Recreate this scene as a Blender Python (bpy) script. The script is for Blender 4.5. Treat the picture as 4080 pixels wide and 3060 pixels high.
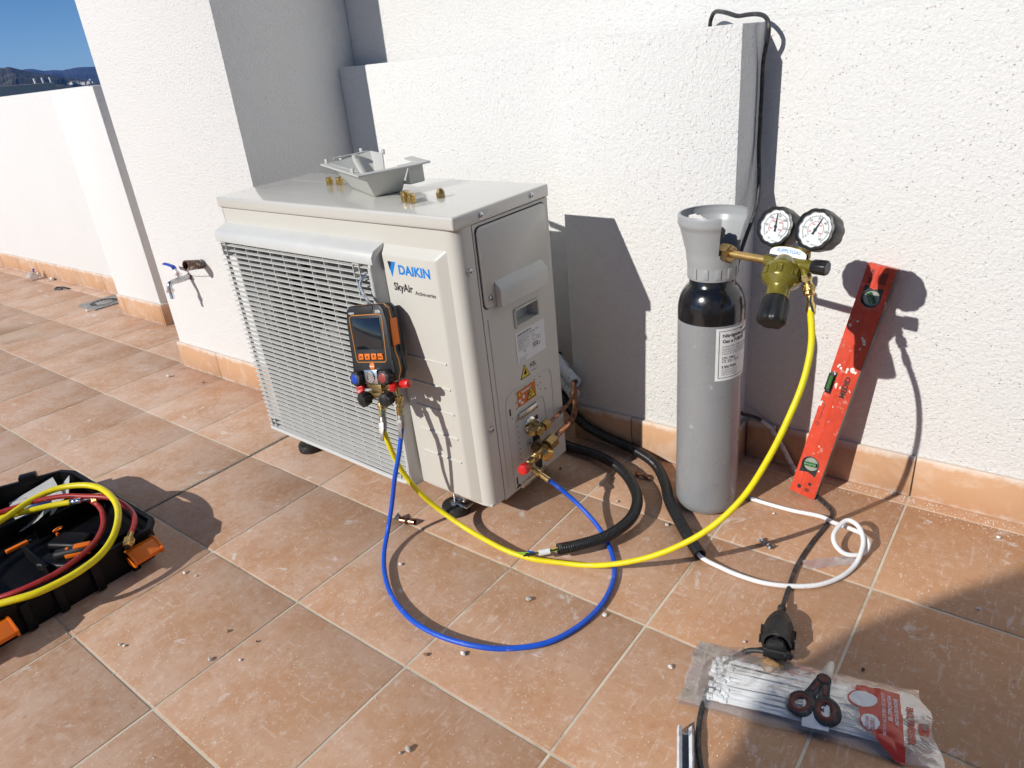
import bpy, bmesh, math, random
from mathutils import Matrix, Vector, noise as mnoise
random.seed(7)
PI = math.pi
scene = bpy.context.scene
for o in list(bpy.data.objects):
    bpy.data.objects.remove(o)
col = scene.collection
# ------------------------------------------------------------------ camera
cam_d = bpy.data.cameras.new('camera')
cam = bpy.data.objects.new('camera', cam_d)
col.objects.link(cam)
CAM = Vector((3.31069, -1.68232, 1.07956))
RT, DN, FW = (0.79358, 0.60182, -0.08965), (0.18890, -0.38375, -0.90391), (-0.57840, 0.70039, -0.41822)
cam.matrix_world = Matrix(((RT[0], -DN[0], -FW[0], CAM.x), (RT[1], -DN[1], -FW[1], CAM.y), (RT[2], -DN[2], -FW[2], CAM.z), (0, 0, 0, 1)))
cam_d.sensor_width = 36.0
cam_d.lens = 24.716
cam_d.clip_start = 0.05
cam_d.clip_end = 40000
scene.camera = cam
# ------------------------------------------------------------------ world and sun
SUN_AZ, SUN_EL = math.radians(72.0), math.radians(30.3)      # direction the light travels, elevation
SUND = Vector((math.cos(SUN_EL) * math.cos(SUN_AZ), math.cos(SUN_EL) * math.sin(SUN_AZ), -math.sin(SUN_EL)))
world = bpy.data.worlds.new('World')
scene.world = world
world.use_nodes = True
wn = world.node_tree.nodes
bg = wn['Background']
sky = wn.new('ShaderNodeTexSky')
sky.sky_type = 'NISHITA'
sky.sun_disc = False
sky.sun_elevation = SUN_EL
sky.sun_rotation = math.atan2(-SUND.x, -SUND.y)
sky.altitude = 900
sky.air_density = 0.6
sky.dust_density = 0.0
sky.ozone_density = 3.0
hsv = wn.new('ShaderNodeHueSaturation')            # deep winter blue
hsv.inputs['Saturation'].default_value = 1.18
hsv.inputs['Value'].default_value = 1.25
world.node_tree.links.new(sky.outputs[0], hsv.inputs['Color'])
world.node_tree.links.new(hsv.outputs[0], bg.inputs[0])
bg.inputs[1].default_value = 0.080
sun_d = bpy.data.lights.new('sun', 'SUN')
sun_d.energy = 4.3
sun_d.angle = math.radians(0.53)
sun_d.color = (1.0, 0.967, 0.905)
sun = bpy.data.objects.new('sun', sun_d)
sun.rotation_euler = SUND.to_track_quat('-Z', 'Y').to_euler()
sun.location = (0, -4, 6)
col.objects.link(sun)
scene.view_settings.view_transform = 'Standard'
scene.view_settings.look = 'None'
scene.view_settings.exposure = 0.0
scene.view_settings.gamma = 1.0
scene.view_settings.use_curve_mapping = False
scene.render.engine = 'CYCLES'
scene.cycles.max_bounces = 6
scene.cycles.use_adaptive_sampling = True
scene.cycles.adaptive_threshold = 0.02
scene.cycles.diffuse_bounces = 3
scene.cycles.glossy_bounces = 3
scene.cycles.transmission_bounces = 4
scene.cycles.transparent_max_bounces = 12
scene.cycles.caustics_reflective = False
scene.cycles.caustics_refractive = False
# ------------------------------------------------------------------ helpers
I4 = Matrix.Identity(4)
WM = {}

def tag(o, label=None, cat=None, group=None, kind=None):
    if label: o['label'] = label
    if cat: o['category'] = cat
    if group: o['group'] = group
    if kind: o['kind'] = kind
    return o

def thing(name, label, cat, M=I4, group=None):
    o = bpy.data.objects.new(name, None)
    o.empty_display_size = 0.05
    col.objects.link(o)
    if not isinstance(M, Matrix):
        M = Matrix.Translation(M)
    o.matrix_world = M
    WM[o] = M.copy()
    return tag(o, label, cat, group)

def link_mesh(name, me, mat, parent=None, S=None, recenter=True):
    """me has vertices in space S (world matrix); result is parented and recentred."""
    o = bpy.data.objects.new(name, me)
    col.objects.link(o)
    if mat is not None:
        me.materials.clear()
        me.materials.append(mat)
    PW = WM[parent] if parent is not None else I4
    if S is None:
        S = PW
    T = PW.inverted() @ S
    if recenter and len(me.vertices):
        xs = [v.co for v in me.vertices]
        lo = Vector((min(v.x for v in xs), min(v.y for v in xs), min(v.z for v in xs)))
        hi = Vector((max(v.x for v in xs), max(v.y for v in xs), max(v.z for v in xs)))
        c = (lo + hi) / 2
        me.transform(Matrix.Translation(-c))
        T = T @ Matrix.Translation(c)
    o.matrix_local = T
    if parent is not None:
        o.parent = parent
        o.matrix_local = T
    WM[o] = PW @ T
    return o

def copy_obj(o, parent, Mlocal):
    c = o.copy()
    col.objects.link(c)
    c.parent = parent
    c.matrix_local = Mlocal
    WM[c] = (WM[parent] if parent else I4) @ Mlocal
    return c

def frame(o, z, x=None):
    """matrix with origin o, +Z along z, +X near x"""
    z = Vector(z).normalized()
    x = Vector(x) if x is not None else (Vector((0, 0, 1)) if abs(z.z) < .9 else Vector((1, 0, 0)))
    y = z.cross(x).normalized()
    x = y.cross(z).normalized()
    return Matrix(((x.x, y.x, z.x, o[0]), (x.y, y.y, z.y, o[1]), (x.z, y.z, z.z, o[2]), (0, 0, 0, 1)))

def spline(pts, res=8):
    P = [Vector(p) for p in pts]
    if len(P) < 3:
        return [P[0].lerp(P[-1], i / res) for i in range(res + 1)]
    P = [P[0] * 2 - P[1]] + P + [P[-1] * 2 - P[-2]]
    out = []
    for i in range(1, len(P) - 2):
        p0, p1, p2, p3 = P[i - 1:i + 3]
        t0 = 0.0
        t1 = t0 + max((p1 - p0).length, 1e-6) ** .5
        t2 = t1 + max((p2 - p1).length, 1e-6) ** .5
        t3 = t2 + max((p3 - p2).length, 1e-6) ** .5
        for j in range(res):
            t = t1 + (t2 - t1) * j / res
            a1 = p0 * ((t1 - t) / (t1 - t0)) + p1 * ((t - t0) / (t1 - t0))
            a2 = p1 * ((t2 - t) / (t2 - t1)) + p2 * ((t - t1) / (t2 - t1))
            a3 = p2 * ((t3 - t) / (t3 - t2)) + p3 * ((t - t2) / (t3 - t2))
            b1 = a1 * ((t2 - t) / (t2 - t0)) + a2 * ((t - t0) / (t2 - t0))
            b2 = a2 * ((t3 - t) / (t3 - t1)) + a3 * ((t - t1) / (t3 - t1))
            out.append(b1 * ((t2 - t) / (t2 - t1)) + b2 * ((t - t1) / (t2 - t1)))
    out.append(P[-2].copy())
    return out

def resample(path, step):
    out = [path[0].copy()]
    acc = 0.0
    for a, b in zip(path, path[1:]):
        L = (b - a).length
        if L < 1e-9: continue
        d = step - acc
        while d <= L:
            out.append(a.lerp(b, d / L))
            d += step
        acc = (acc + L) % step
    if (out[-1] - path[-1]).length > step * .3:
        out.append(path[-1].copy())
    return out

class MB:
    def __init__(s):
        s.bm = bmesh.new()
    def box(s, c, d, M=I4, bev=0.0, seg=2):
        r = bmesh.ops.create_cube(s.bm, size=1.0)
        vs = r['verts']
        for v in vs:
            v.co = M @ (Vector((v.co.x * d[0], v.co.y * d[1], v.co.z * d[2])) + Vector(c))
        if bev > 0:
            es = list({e for v in vs for e in v.link_edges})
            bmesh.ops.bevel(s.bm, geom=es, offset=bev, segments=seg, profile=0.5, affect='EDGES')
        return s
    def faces(s, pts, fs, M=I4):
        vs = [s.bm.verts.new(M @ Vector(p)) for p in pts]
        for f in fs:
            try: s.bm.faces.new([vs[i] for i in f])
            except ValueError: pass
        return s
    def prism(s, poly, z0, z1, M=I4, bev=0.0, seg=2):
        n = len(poly)
        a = [s.bm.verts.new(M @ Vector((p[0], p[1], z0))) for p in poly]
        b = [s.bm.verts.new(M @ Vector((p[0], p[1], z1))) for p in poly]
        fs = [s.bm.faces.new(a[::-1]), s.bm.faces.new(b)]
        for i in range(n):
            j = (i + 1) % n
            fs.append(s.bm.faces.new((a[i], a[j], b[j], b[i])))
        if bev > 0:
            es = list({e for f in fs[:2] for e in f.edges})
            bmesh.ops.bevel(s.bm, geom=es, offset=bev, segments=seg, profile=0.5, affect='EDGES')
        return s
    def lathe(s, prof, seg=24, M=I4, lobes=0, depth=0.0, cap=True, rot=0.0):
        rings = []
        for k, (r, z) in enumerate(prof):
            ring = []
            for i in range(seg):
                a = 2 * PI * i / seg + rot
                rr = r * (1 - depth * (0.5 + 0.5 * math.cos(lobes * a)) ** 2) if lobes else r
                ring.append(s.bm.verts.new(M @ Vector((rr * math.cos(a), rr * math.sin(a), z))))
            rings.append(ring)
        for A, B in zip(rings, rings[1:]):
            for i in range(seg):
                j = (i + 1) % seg
                s.bm.faces.new((A[i], A[j], B[j], B[i]))
        if cap:
            if prof[0][0] > 1e-6: s.bm.faces.new(rings[0][::-1])
            if prof[-1][0] > 1e-6: s.bm.faces.new(rings[-1])
        return s
    def tube(s, path, r, seg=12, cap=True, rf=None, flat=None):
        uvl = s.bm.loops.layers.uv.verify()
        P = [Vector(p) for p in path]
        n = len(P)
        T = [(P[min(i + 1, n - 1)] - P[max(i - 1, 0)]).normalized() for i in range(n)]
        up = Vector((0, 0, 1)) if abs(T[0].z) < .9 else Vector((1, 0, 0))
        N = (up - T[0] * up.dot(T[0])).normalized()
        rings, L, acc = [], [], 0.0
        for i in range(n):
            if i:
                acc += (P[i] - P[i - 1]).length
                N = (N - T[i] * N.dot(T[i]))
                N = N.normalized() if N.length > 1e-6 else T[i].orthogonal().normalized()
            B = T[i].cross(N)
            rr = rf(acc) if rf else r
            L.append(acc)
            rings.append([s.bm.verts.new(P[i] + (N * math.cos(2 * PI * k / seg) * (flat or 1) + B * math.sin(2 * PI * k / seg)) * rr) for k in range(seg)])
        for i in range(n - 1):
            for k in range(seg):
                j = (k + 1) % seg
                f = s.bm.faces.new((rings[i][k], rings[i][j], rings[i + 1][j], rings[i + 1][k]))
                for lp, (u, v) in zip(f.loops, ((L[i], k / seg), (L[i], (k + 1) / seg), (L[i + 1], (k + 1) / seg), (L[i + 1], k / seg))):
                    lp[uvl].uv = (u, v)
        if cap:
            s.bm.faces.new(rings[0][::-1])
            s.bm.faces.new(rings[-1])
        return s
    def sphere(s, c, r, seg=12, M=I4, sc=(1, 1, 1)):
        x = bmesh.ops.create_uvsphere(s.bm, u_segments=seg, v_segments=max(6, seg // 2), radius=r)
        for v in x['verts']:
            v.co = M @ (Vector((v.co.x * sc[0], v.co.y * sc[1], v.co.z * sc[2])) + Vector(c))
        return s
    def mesh(s, name, smooth=True, ang=35):
        bmesh.ops.recalc_face_normals(s.bm, faces=s.bm.faces)
        me = bpy.data.meshes.new(name)
        s.bm.to_mesh(me)
        s.bm.free()
        if smooth and len(me.polygons):
            me.polygons.foreach_set('use_smooth', [True] * len(me.polygons))
            me.set_sharp_from_angle(angle=math.radians(ang))
        return me
    def build(s, name, mat, parent=None, S=None, smooth=True, ang=35):
        return link_mesh(name, s.mesh(name, smooth, ang), mat, parent, S)

def cyl(mb, a, b, r0, r1=None, seg=20, **kw):
    """capped cylinder / cone between two points"""
    a, b = Vector(a), Vector(b)
    M = frame(a, b - a)
    return mb.lathe([(r0, 0), (r1 if r1 is not None else r0, (b - a).length)], seg, M, **kw)

def prof(mb, a, d, pr, seg=24, x=None, **kw):
    """lathe a profile [(dist,radius)...] along direction d from a"""
    return mb.lathe([(r, t) for t, r in pr], seg, frame(a, d, x), **kw)

def text_mesh(body, size=1.0, bold=0.0, align='LEFT', shear=0.0, space=1.0, res=3):
    cu = bpy.data.curves.new('t', 'FONT')
    cu.body = body
    cu.size = size
    cu.offset = bold
    cu.shear = shear
    cu.space_character = space
    cu.align_x = align
    cu.align_y = 'CENTER'
    cu.resolution_u = res
    ob = bpy.data.objects.new('t', cu)
    col.objects.link(ob)
    dg = bpy.context.evaluated_depsgraph_get()
    me = bpy.data.meshes.new_from_object(ob.evaluated_get(dg))
    bpy.data.objects.remove(ob)
    bpy.data.curves.remove(cu)
    return me

def lettering(body, size, mat, parent, M, S=None, name='lettering', width=None, fn=None, **kw):
    """flat text in the XY plane of M (+X reading, +Y up); fn maps local points"""
    me = text_mesh(body, size, **kw)
    if width and len(me.vertices):
        w = max(v.co.x for v in me.vertices) - min(v.co.x for v in me.vertices)
        if w > 0:
            k = width / w
            for v in me.vertices: v.co.x *= k
    if fn:
        for v in me.vertices: v.co = fn(v.co)
    else:
        me.transform(M)
    return link_mesh(name, me, mat, parent, S)

# ------------------------------------------------------------------ materials
class NT:
    def __init__(s, name):
        s.m = bpy.data.materials.new(name)
        s.m.use_nodes = True
        s.n = s.m.node_tree.nodes
        s.l = s.m.node_tree.links
        s.b = s.n['Principled BSDF']
        s._pos = None
    def new(s, t, **kw):
        x = s.n.new('ShaderNode' + t)
        for k, v in kw.items(): setattr(x, k, v)
        return x
    def link(s, a, b): s.l.new(a, b)
    def pos(s, obj=False, scale=None):
        x = s.new('TexCoord').outputs['Object'] if obj else s.new('NewGeometry').outputs['Position']
        if scale:
            mp = s.new('Mapping')
            mp.inputs['Scale'].default_value = scale
            s.link(x, mp.inputs[0])
            x = mp.outputs[0]
        return x
    def noise(s, scale, detail=3, rough=.55, vec=None, dist=0.0):
        t = s.new('TexNoise')
        t.inputs['Scale'].default_value = scale
        t.inputs['Detail'].default_value = detail
        t.inputs['Roughness'].default_value = rough
        t.inputs['Distortion'].default_value = dist
        s.link(vec if vec is not None else s.pos(), t.inputs['Vector'])
        return t.outputs[0]
    def vor(s, scale, vec=None, feature='F1'):
        t = s.new('TexVoronoi')
        t.feature = feature
        t.inputs['Scale'].default_value = scale
        s.link(vec if vec is not None else s.pos(), t.inputs['Vector'])
        return t.outputs['Distance']
    def ramp(s, x, stops):
        r = s.new('ValToRGB')
        e = r.color_ramp.elements
        while len(e) < len(stops): e.new(0.5)
        for k, (p, c) in enumerate(stops):
            e[k].position = p
            e[k].color = tuple(c) + (1,) if isinstance(c, (tuple, list)) else (c, c, c, 1)
        s.link(x, r.inputs[0])
        return r.outputs[0]
    def mix(s, f, a, b, mode='MIX'):
        m = s.new('MixRGB', blend_type=mode)
        for inp, v in zip(m.inputs, (f, a, b)):
            if isinstance(v, (int, float)): inp.default_value = v if inp.name == 'Fac' else (v, v, v, 1)
            elif isinstance(v, (tuple, list)): inp.default_value = tuple(v)[:3] + (1,)
            else: s.link(v, inp)
        return m.outputs[0]
    def math(s, op, a, b=None, c=None):
        m = s.new('Math', operation=op)
        for i, v in enumerate((a, b, c)):
            if v is None: continue
            if isinstance(v, (int, float)): m.inputs[i].default_value = v
            else: s.link(v, m.inputs[i])
        return m.outputs[0]
    def bump(s, h, strength=.3, dist=.002):
        b = s.new('Bump')
        b.inputs['Strength'].default_value = strength
        b.inputs['Distance'].default_value = dist
        s.link(h, b.inputs['Height'])
        s.link(b.outputs[0], s.b.inputs['Normal'])
    def set(s, **kw):
        for k, v in kw.items():
            i = s.b.inputs[k.replace('_', ' ')]
            if isinstance(v, (int, float)): i.default_value = v
            elif isinstance(v, (tuple, list)): i.default_value = tuple(v) + (1,) if len(v) == 3 else v
            else: s.link(v, i)
        return s

def pm(name, c, rough=.5, metal=0.0, var=0.12, vs=25, bump=0.0, bs=300, dirt=None, coat=0.0, spec=.5, obj=False, dirt_s=40, dirt_t=(.52, .68), rv=1.0):
    """plain painted / plastic / metal surface with uneven tone, fine relief and optional dirt"""
    t = NT(name)
    p = t.pos(obj)
    n = t.noise(vs, 4, .6, p)
    lo = tuple(x * (1 - var) for x in c)
    hi = tuple(min(1, x * (1 + var)) for x in c)
    base = t.ramp(n, [(.3, lo), (.7, hi)])
    if dirt:
        d = t.ramp(t.noise(dirt_s, 5, .65, p), [(dirt_t[0], 0.0), (dirt_t[1], 1.0)])
        base = t.mix(d, base, dirt)
    t.set(Base_Color=base, Metallic=metal, Specular_IOR_Level=spec)
    t.set(Roughness=t.ramp(t.noise(vs * 2.3, 3, .6, p), [(.3, max(.02, rough - .06)), (.7, min(1, rough + .08))]) if rv else rough)
    if coat: t.set(Coat_Weight=coat, Coat_Roughness=.03)
    if bump: t.bump(t.noise(bs, 3, .6, p), bump, .001)
    return t.m

def stucco(name, c, amp=1.0):
    t = NT(name)
    p = t.pos()
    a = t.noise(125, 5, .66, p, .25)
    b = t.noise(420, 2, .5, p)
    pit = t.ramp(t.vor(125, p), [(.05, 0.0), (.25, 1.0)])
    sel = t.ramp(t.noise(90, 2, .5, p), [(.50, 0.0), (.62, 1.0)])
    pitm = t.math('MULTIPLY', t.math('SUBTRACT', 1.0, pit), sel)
    h = t.math('ADD', t.math('MULTIPLY', a, 1.0), t.math('MULTIPLY', b, .35))
    h = t.math('SUBTRACT', h, t.math('MULTIPLY', pitm, .55))
    t.bump(h, 1.0 * amp, .0036)
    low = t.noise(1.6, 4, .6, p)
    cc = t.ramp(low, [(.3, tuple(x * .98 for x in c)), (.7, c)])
    cc = t.mix(t.ramp(a, [(.36, .10), (.50, 0.0)]), cc, tuple(x * .62 for x in c))  # hollows of the grain darkened in the colour to deepen the relief
    cc = t.mix(t.math('MULTIPLY', pitm, .24), cc, tuple(x * .5 for x in c))  # shade inside the pits put into the colour, besides the bump
    t.set(Base_Color=cc, Roughness=.92, Specular_IOR_Level=.2)
    return t.m

def tile_material(name, dust=1.0, vertical=False):
    t = NT(name)
    p = t.pos()
    info = t.new('ObjectInfo').outputs['Random']
    cl = t.noise(4.0, 7, .66, p, .3)
    base = t.ramp(cl, [(.28, (.40, .185, .078)), (.45, (.47, .228, .10)), (.58, (.51, .262, .125)), (.75, (.44, .208, .088))])
    base = t.mix(t.math('MULTIPLY', info, .22), base, (.52, .32, .20))
    if not vertical:
        # pinkish cement dust: everywhere, thinner towards the right hand wall
        sx = t.new('SeparateXYZ')
        t.link(p, sx.inputs[0])
        side = t.ramp(t.math('MULTIPLY_ADD', t.math('ADD', sx.outputs[0], t.math('MULTIPLY', t.noise(1.3, 2, .5, p), .9)), .28, -.25), [(.30, 1.0), (.80, .22)])
        film = t.math('MAXIMUM', t.ramp(t.noise(5.5, 8, .72, p, .25), [(.40, .30), (.60, 1.0)]), t.ramp(t.noise(21, 6, .74, p, .3), [(.49, 0.0), (.64, .9)]))
        film = t.math('MULTIPLY', t.math('MULTIPLY', film, side), .82 * dust)
        base = t.mix(film, base, (.63, .465, .365))
        # scuffs wiped in different directions
        for k, (ang, sc, lo) in enumerate(((.5, (90, 12, 1), .585), (-.7, (14, 110, 1), .595), (1.2, (130, 12, 1), .60))):
            mp = t.new('Mapping')
            mp.inputs['Rotation'].default_value = (0, 0, ang)
            mp.inputs['Scale'].default_value = (sc[0], sc[1], 1)
            t.link(p, mp.inputs[0])
            s = t.ramp(t.noise(1.0, 5, .7, mp.outputs[0], .3), [(lo, 0.0), (lo + .05, 1.0)])
            m = t.ramp(t.noise(3.1 + k, 3, .6, p), [(.47, 0.0), (.63, 1.0)])
            base = t.mix(t.math('MULTIPLY', t.math('MULTIPLY', s, m), .5), base, (.70, .60, .53))
        # plaster smears, drops and grit
        sm = t.ramp(t.noise(13, 5, .62, p, .6), [(.635, 0.0), (.69, 1.0)])
        base = t.mix(t.math('MULTIPLY', sm, .62), base, (.74, .68, .63))
        gr = t.ramp(t.vor(105, p), [(.09, 1.0), (.17, 0.0)])
        gm = t.ramp(t.noise(6, 3, .6, p), [(.40, 0.0), (.55, 1.0)])
        base = t.mix(t.math('MULTIPLY', t.math('MULTIPLY', gr, gm), .75), base, (.80, .74, .67))
        g2 = t.ramp(t.vor(75, p), [(.05, 1.0), (.1, 0.0)])
        g2m = t.ramp(t.noise(33, 2, .5, p), [(.56, 0.0), (.62, 1.0)])
        base = t.mix(t.math('MULTIPLY', t.math('MULTIPLY', g2, g2m), .8), base, (.16, .10, .07))
        fine = t.noise(55, 6, .75, p, .5)
        base = t.mix(t.ramp(fine, [(.54, 0.0), (.70, .5)]), base, (.72, .60, .52))
        base = t.mix(t.ramp(fine, [(.33, .45), (.44, 0.0)]), base, (.38, .175, .08))
        # water left standing near the parapet and a dark rubbed mark by the unit
        v = t.new('VectorMath', operation='SUBTRACT')
        t.link(p, v.inputs[0])
        v.inputs[1].default_value = (-1.0, -.56, 0)
        mp = t.new('Mapping')
        mp.inputs['Rotation'].default_value = (0, 0, .45)
        mp.inputs['Scale'].default_value = (1.5, 3.6, 0)
        t.link(v.outputs[0], mp.inputs[0])
        ln = t.new('VectorMath', operation='LENGTH')
        t.link(mp.outputs[0], ln.inputs[0])
        wet = t.ramp(t.math('ADD', ln.outputs['Value'], t.math('MULTIPLY_ADD', t.noise(4.2, 3, .5, p), .9, -.45)), [(.40, 1.0), (.43, 0.0)])
        base = t.mix(t.math('MULTIPLY', wet, .72), base, (.40, .23, .115))
        rough = t.mix(wet, t.ramp(film, [(0, .5), (.7, .85)]), .28)
        t.set(Roughness=rough)
    else:
        film = t.ramp(t.noise(9, 6, .66, p, .7), [(.50, 0.0), (.68, 1.0)])
        sz = t.new('SeparateXYZ')
        t.link(p, sz.inputs[0])
        edge = t.ramp(t.math('ADD', sz.outputs[2], t.math('MULTIPLY_ADD', t.noise(24, 5, .7, p), .05, -.025)), [(.0, 1.0), (.012, .2), (.098, .12), (.112, .95)])
        base = t.mix(.55, base, (.60, .33, .155))
        base = t.mix(t.math('MULTIPLY', film, .45), base, (.72, .60, .50))
        base = t.mix(t.math('MULTIPLY', edge, .75), base, (.76, .68, .60))
        t.set(Roughness=.55)
    t.set(Base_Color=base, Specular_IOR_Level=.4)
    h = t.math('ADD', t.noise(60, 4, .6, p), t.math('MULTIPLY', t.noise(500, 2, .5, p), .3))
    t.bump(h, .16, .0016)
    return t.m

def hose_material(name, c, ink=(.01, .01, .01), offs=0.0):
    """smooth rubber hose with a printed line of small characters (flat print, by length along the hose)"""
    t = NT(name)
    uv = t.new('TexCoord').outputs['UV']
    sp = t.new('SeparateXYZ')
    t.link(uv, sp.inputs[0])
    u, v = sp.outputs[0], sp.outputs[1]
    band = t.math('LESS_THAN', t.math('ABSOLUTE', t.math('SUBTRACT', t.math('FRACT', t.math('ADD', v, offs)), .5)), .035)
    cm = t.new('CombineXYZ')
    t.link(t.math('MULTIPLY', u, 420.0), cm.inputs[0])
    t.link(t.math('MULTIPLY', v, 60.0), cm.inputs[1])
    ch = t.math('GREATER_THAN', t.noise(1.0, 1, .5, cm.outputs[0]), .5)
    word = t.math('GREATER_THAN', t.math('FRACT', t.math('MULTIPLY', u, 7.3)), .42)
    dash = t.math('GREATER_THAN', t.math('FRACT', t.math('MULTIPLY_ADD', u, 7.3, .0)), .86)
    txt = t.math('MULTIPLY', band, t.math('MAXIMUM', t.math('MULTIPLY', ch, word), dash))
    p = t.pos()
    base = t.ramp(t.noise(35, 4, .6, p), [(.3, tuple(x * .9 for x in c)), (.7, tuple(min(1, x * 1.08) for x in c))])
    du = t.ramp(t.noise(28, 6, .7, p), [(.60, 0.0), (.72, 1.0)])
    base = t.mix(t.math('MULTIPLY', du, .28), base, (.62, .58, .54))
    base = t.mix(t.math('MULTIPLY', txt, .9), base, ink)
    t.set(Base_Color=base, Roughness=.42, Specular_IOR_Level=.45)
    t.bump(t.math('ADD', t.noise(700, 2, .5, p), t.math('MULTIPLY', t.math('SINE', t.math('MULTIPLY', u, 2600.0)), .25)), .10, .0006)
    return t.m

def film_material(name, tint=(.995, .995, 1.0), clear=.88, rough=.2):
    t = NT(name)
    n = t.n
    tr = t.new('BsdfTransparent'); tr.inputs[0].default_value = tint + (1,)
    gl = t.new('BsdfGlossy'); gl.inputs['Roughness'].default_value = rough
    df = t.new('BsdfDiffuse'); df.inputs[0].default_value = (.85, .85, .87, 1)  # white diffuse share stands in for the sky sheen on the bag film
    fr = t.new('Fresnel'); fr.inputs[0].default_value = 1.5
    bp = t.new('Bump'); bp.inputs['Strength'].default_value = .5; bp.inputs['Distance'].default_value = .004
    t.link(t.noise(45, 4, .6, t.pos(), 1.2), bp.inputs['Height'])
    t.link(bp.outputs[0], gl.inputs['Normal'])
    t.link(bp.outputs[0], fr.inputs['Normal'])
    m1 = t.new('MixShader'); m1.inputs[0].default_value = clear
    t.link(df.outputs[0], m1.inputs[1]); t.link(tr.outputs[0], m1.inputs[2])
    m2 = t.new('MixShader')
    t.link(t.math('MINIMUM', t.math('MULTIPLY', fr.outputs[0], .6), .45), m2.inputs[0])
    t.link(m1.outputs[0], m2.inputs[1]); t.link(gl.outputs[0], m2.inputs[2])
    t.link(m2.outputs[0], n['Material Output'].inputs[0])
    return t.m

def glass_material(name, tint=(.97, .985, .98)):
    t = NT(name)
    tr = t.new('BsdfTransparent'); tr.inputs[0].default_value = tint + (1,)
    gl = t.new('BsdfGlossy'); gl.inputs['Roughness'].default_value = .03
    fr = t.new('Fresnel'); fr.inputs[0].default_value = 1.45
    m = t.new('MixShader')
    t.link(fr.outputs[0], m.inputs[0]); t.link(tr.outputs[0], m.inputs[1]); t.link(gl.outputs[0], m.inputs[2])
    t.link(m.outputs[0], t.n['Material Output'].inputs[0])
    return t.m

Mt = {}
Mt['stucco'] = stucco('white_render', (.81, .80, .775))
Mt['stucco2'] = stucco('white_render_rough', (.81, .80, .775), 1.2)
Mt['tile'] = tile_material('terracotta_floor_tile')
Mt['skirt'] = tile_material('terracotta_skirting', vertical=True)
Mt['grout'] = pm('cement_grout', (.62, .55, .43), .9, var=.15, vs=9, bump=.3, bs=400, dirt=(.36, .26, .16), dirt_s=3.2, dirt_t=(.54, .66))
Mt['joint'] = pm('dark_joint', (.10, .085, .08), .8, var=.35, vs=30, bump=.4, dirt=(.35, .28, .23))
Mt['ac'] = pm('cream_paint', (.60, .582, .525), .34, var=.012, vs=3, bump=.03, bs=900, spec=.45, rv=0)
Mt['ac_top'] = pm('cream_paint_gloss', (.60, .585, .535), .30, var=.006, vs=3, coat=1.0, rv=0)
Mt['ac_grille'] = pm('grille_plastic', (.585, .585, .56), .42, var=.03, vs=12, bump=.04, bs=1200)
Mt['shroud'] = pm('inner_shroud', (.15, .15, .145), .6, var=.1)
Mt['fan'] = pm('fan_plastic', (.022, .022, .022), .45, var=.1)
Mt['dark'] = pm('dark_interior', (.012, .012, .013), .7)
Mt['cover'] = pm('grey_moulded_plastic', (.50, .50, .47), .45, var=.03, vs=15, bump=.08, bs=900)
Mt['black'] = pm('black_plastic', (.016, .016, .017), .42, var=.25, vs=40, bump=.15, bs=500)
Mt['case'] = pm('black_case_plastic', (.0045, .0045, .005), .42, var=.3, vs=18, bump=.2, bs=700, dirt=(.03, .028, .026), dirt_s=30, dirt_t=(.64, .85), spec=.22)
Mt['rubber'] = pm('black_rubber', (.018, .018, .018), .6, var=.3, vs=40, bump=.2, bs=600, dirt=(.12, .105, .09), dirt_s=55, dirt_t=(.58, .75))
Mt['boot'] = pm('gauge_boot_rubber', (.012, .012, .013), .38, var=.2, bump=.1)
Mt['brass'] = pm('brass', (.70, .49, .19), .24, 1.0, var=.12, vs=70, bump=.08, bs=400)
Mt['brass_old'] = pm('dull_brass', (.40, .28, .12), .38, 1.0, var=.3, vs=60, bump=.2, bs=300, dirt=(.16, .11, .055), dirt_s=60)
Mt['brass_rough'] = pm('sandblasted_brass', (.66, .45, .17), .42, 1.0, var=.1, vs=60, bump=.35, bs=900)
Mt['copper'] = pm('copper_tube', (.62, .30, .17), .30, 1.0, var=.25, vs=45, bump=.15, bs=200, dirt=(.16, .085, .05), dirt_s=28, dirt_t=(.50, .62))
Mt['chrome'] = pm('chrome', (.80, .80, .81), .10, 1.0, var=.05, vs=90, bump=.03)
Mt['steel'] = pm('zinc_steel', (.55, .56, .57), .28, 1.0, var=.15, vs=60, bump=.1)
Mt['valve_grey'] = pm('satin_valve_metal', (.34, .31, .28), .45, .7, var=.15, vs=60)
Mt['hose_y'] = hose_material('yellow_hose', (.80, .66, .006), offs=.12)
Mt['hose_b'] = hose_material('blue_hose', (.010, .095, .60), offs=.62)
Mt['hose_r'] = hose_material('red_hose', (.38, .022, .022), offs=.3)
Mt['red'] = pm('red_plastic', (.62, .012, .012), .28, var=.1, coat=.4)
Mt['orange'] = pm('orange_plastic', (.80, .17, .006), .38, var=.08, bump=.06)
Mt['orange_line'] = pm('orange_trim', (.66, .26, .05), .45, var=.08)
Mt['blue_p'] = pm('blue_plastic', (.015, .06, .42), .35)
Mt['redbrown'] = pm('red_cap_plastic', (.28, .045, .03), .4)
Mt['screen'] = pm('unlit_display', (.010, .012, .016), .06, var=.2, coat=.5)
Mt['gas_grey'] = pm('grey_cylinder_paint', (.265, .272, .28), .30, var=.05, vs=8, bump=.05, bs=120, dirt=(.40, .41, .42), dirt_s=34, dirt_t=(.66, .72), coat=.25)
Mt['gas_black'] = pm('black_cylinder_paint', (.008, .008, .010), .2, var=.2, bump=.16, bs=90, coat=.4)
Mt['guard'] = pm('grey_guard_plastic', (.36, .37, .375), .34, var=.04, vs=10, bump=.08, bs=700)
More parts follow.
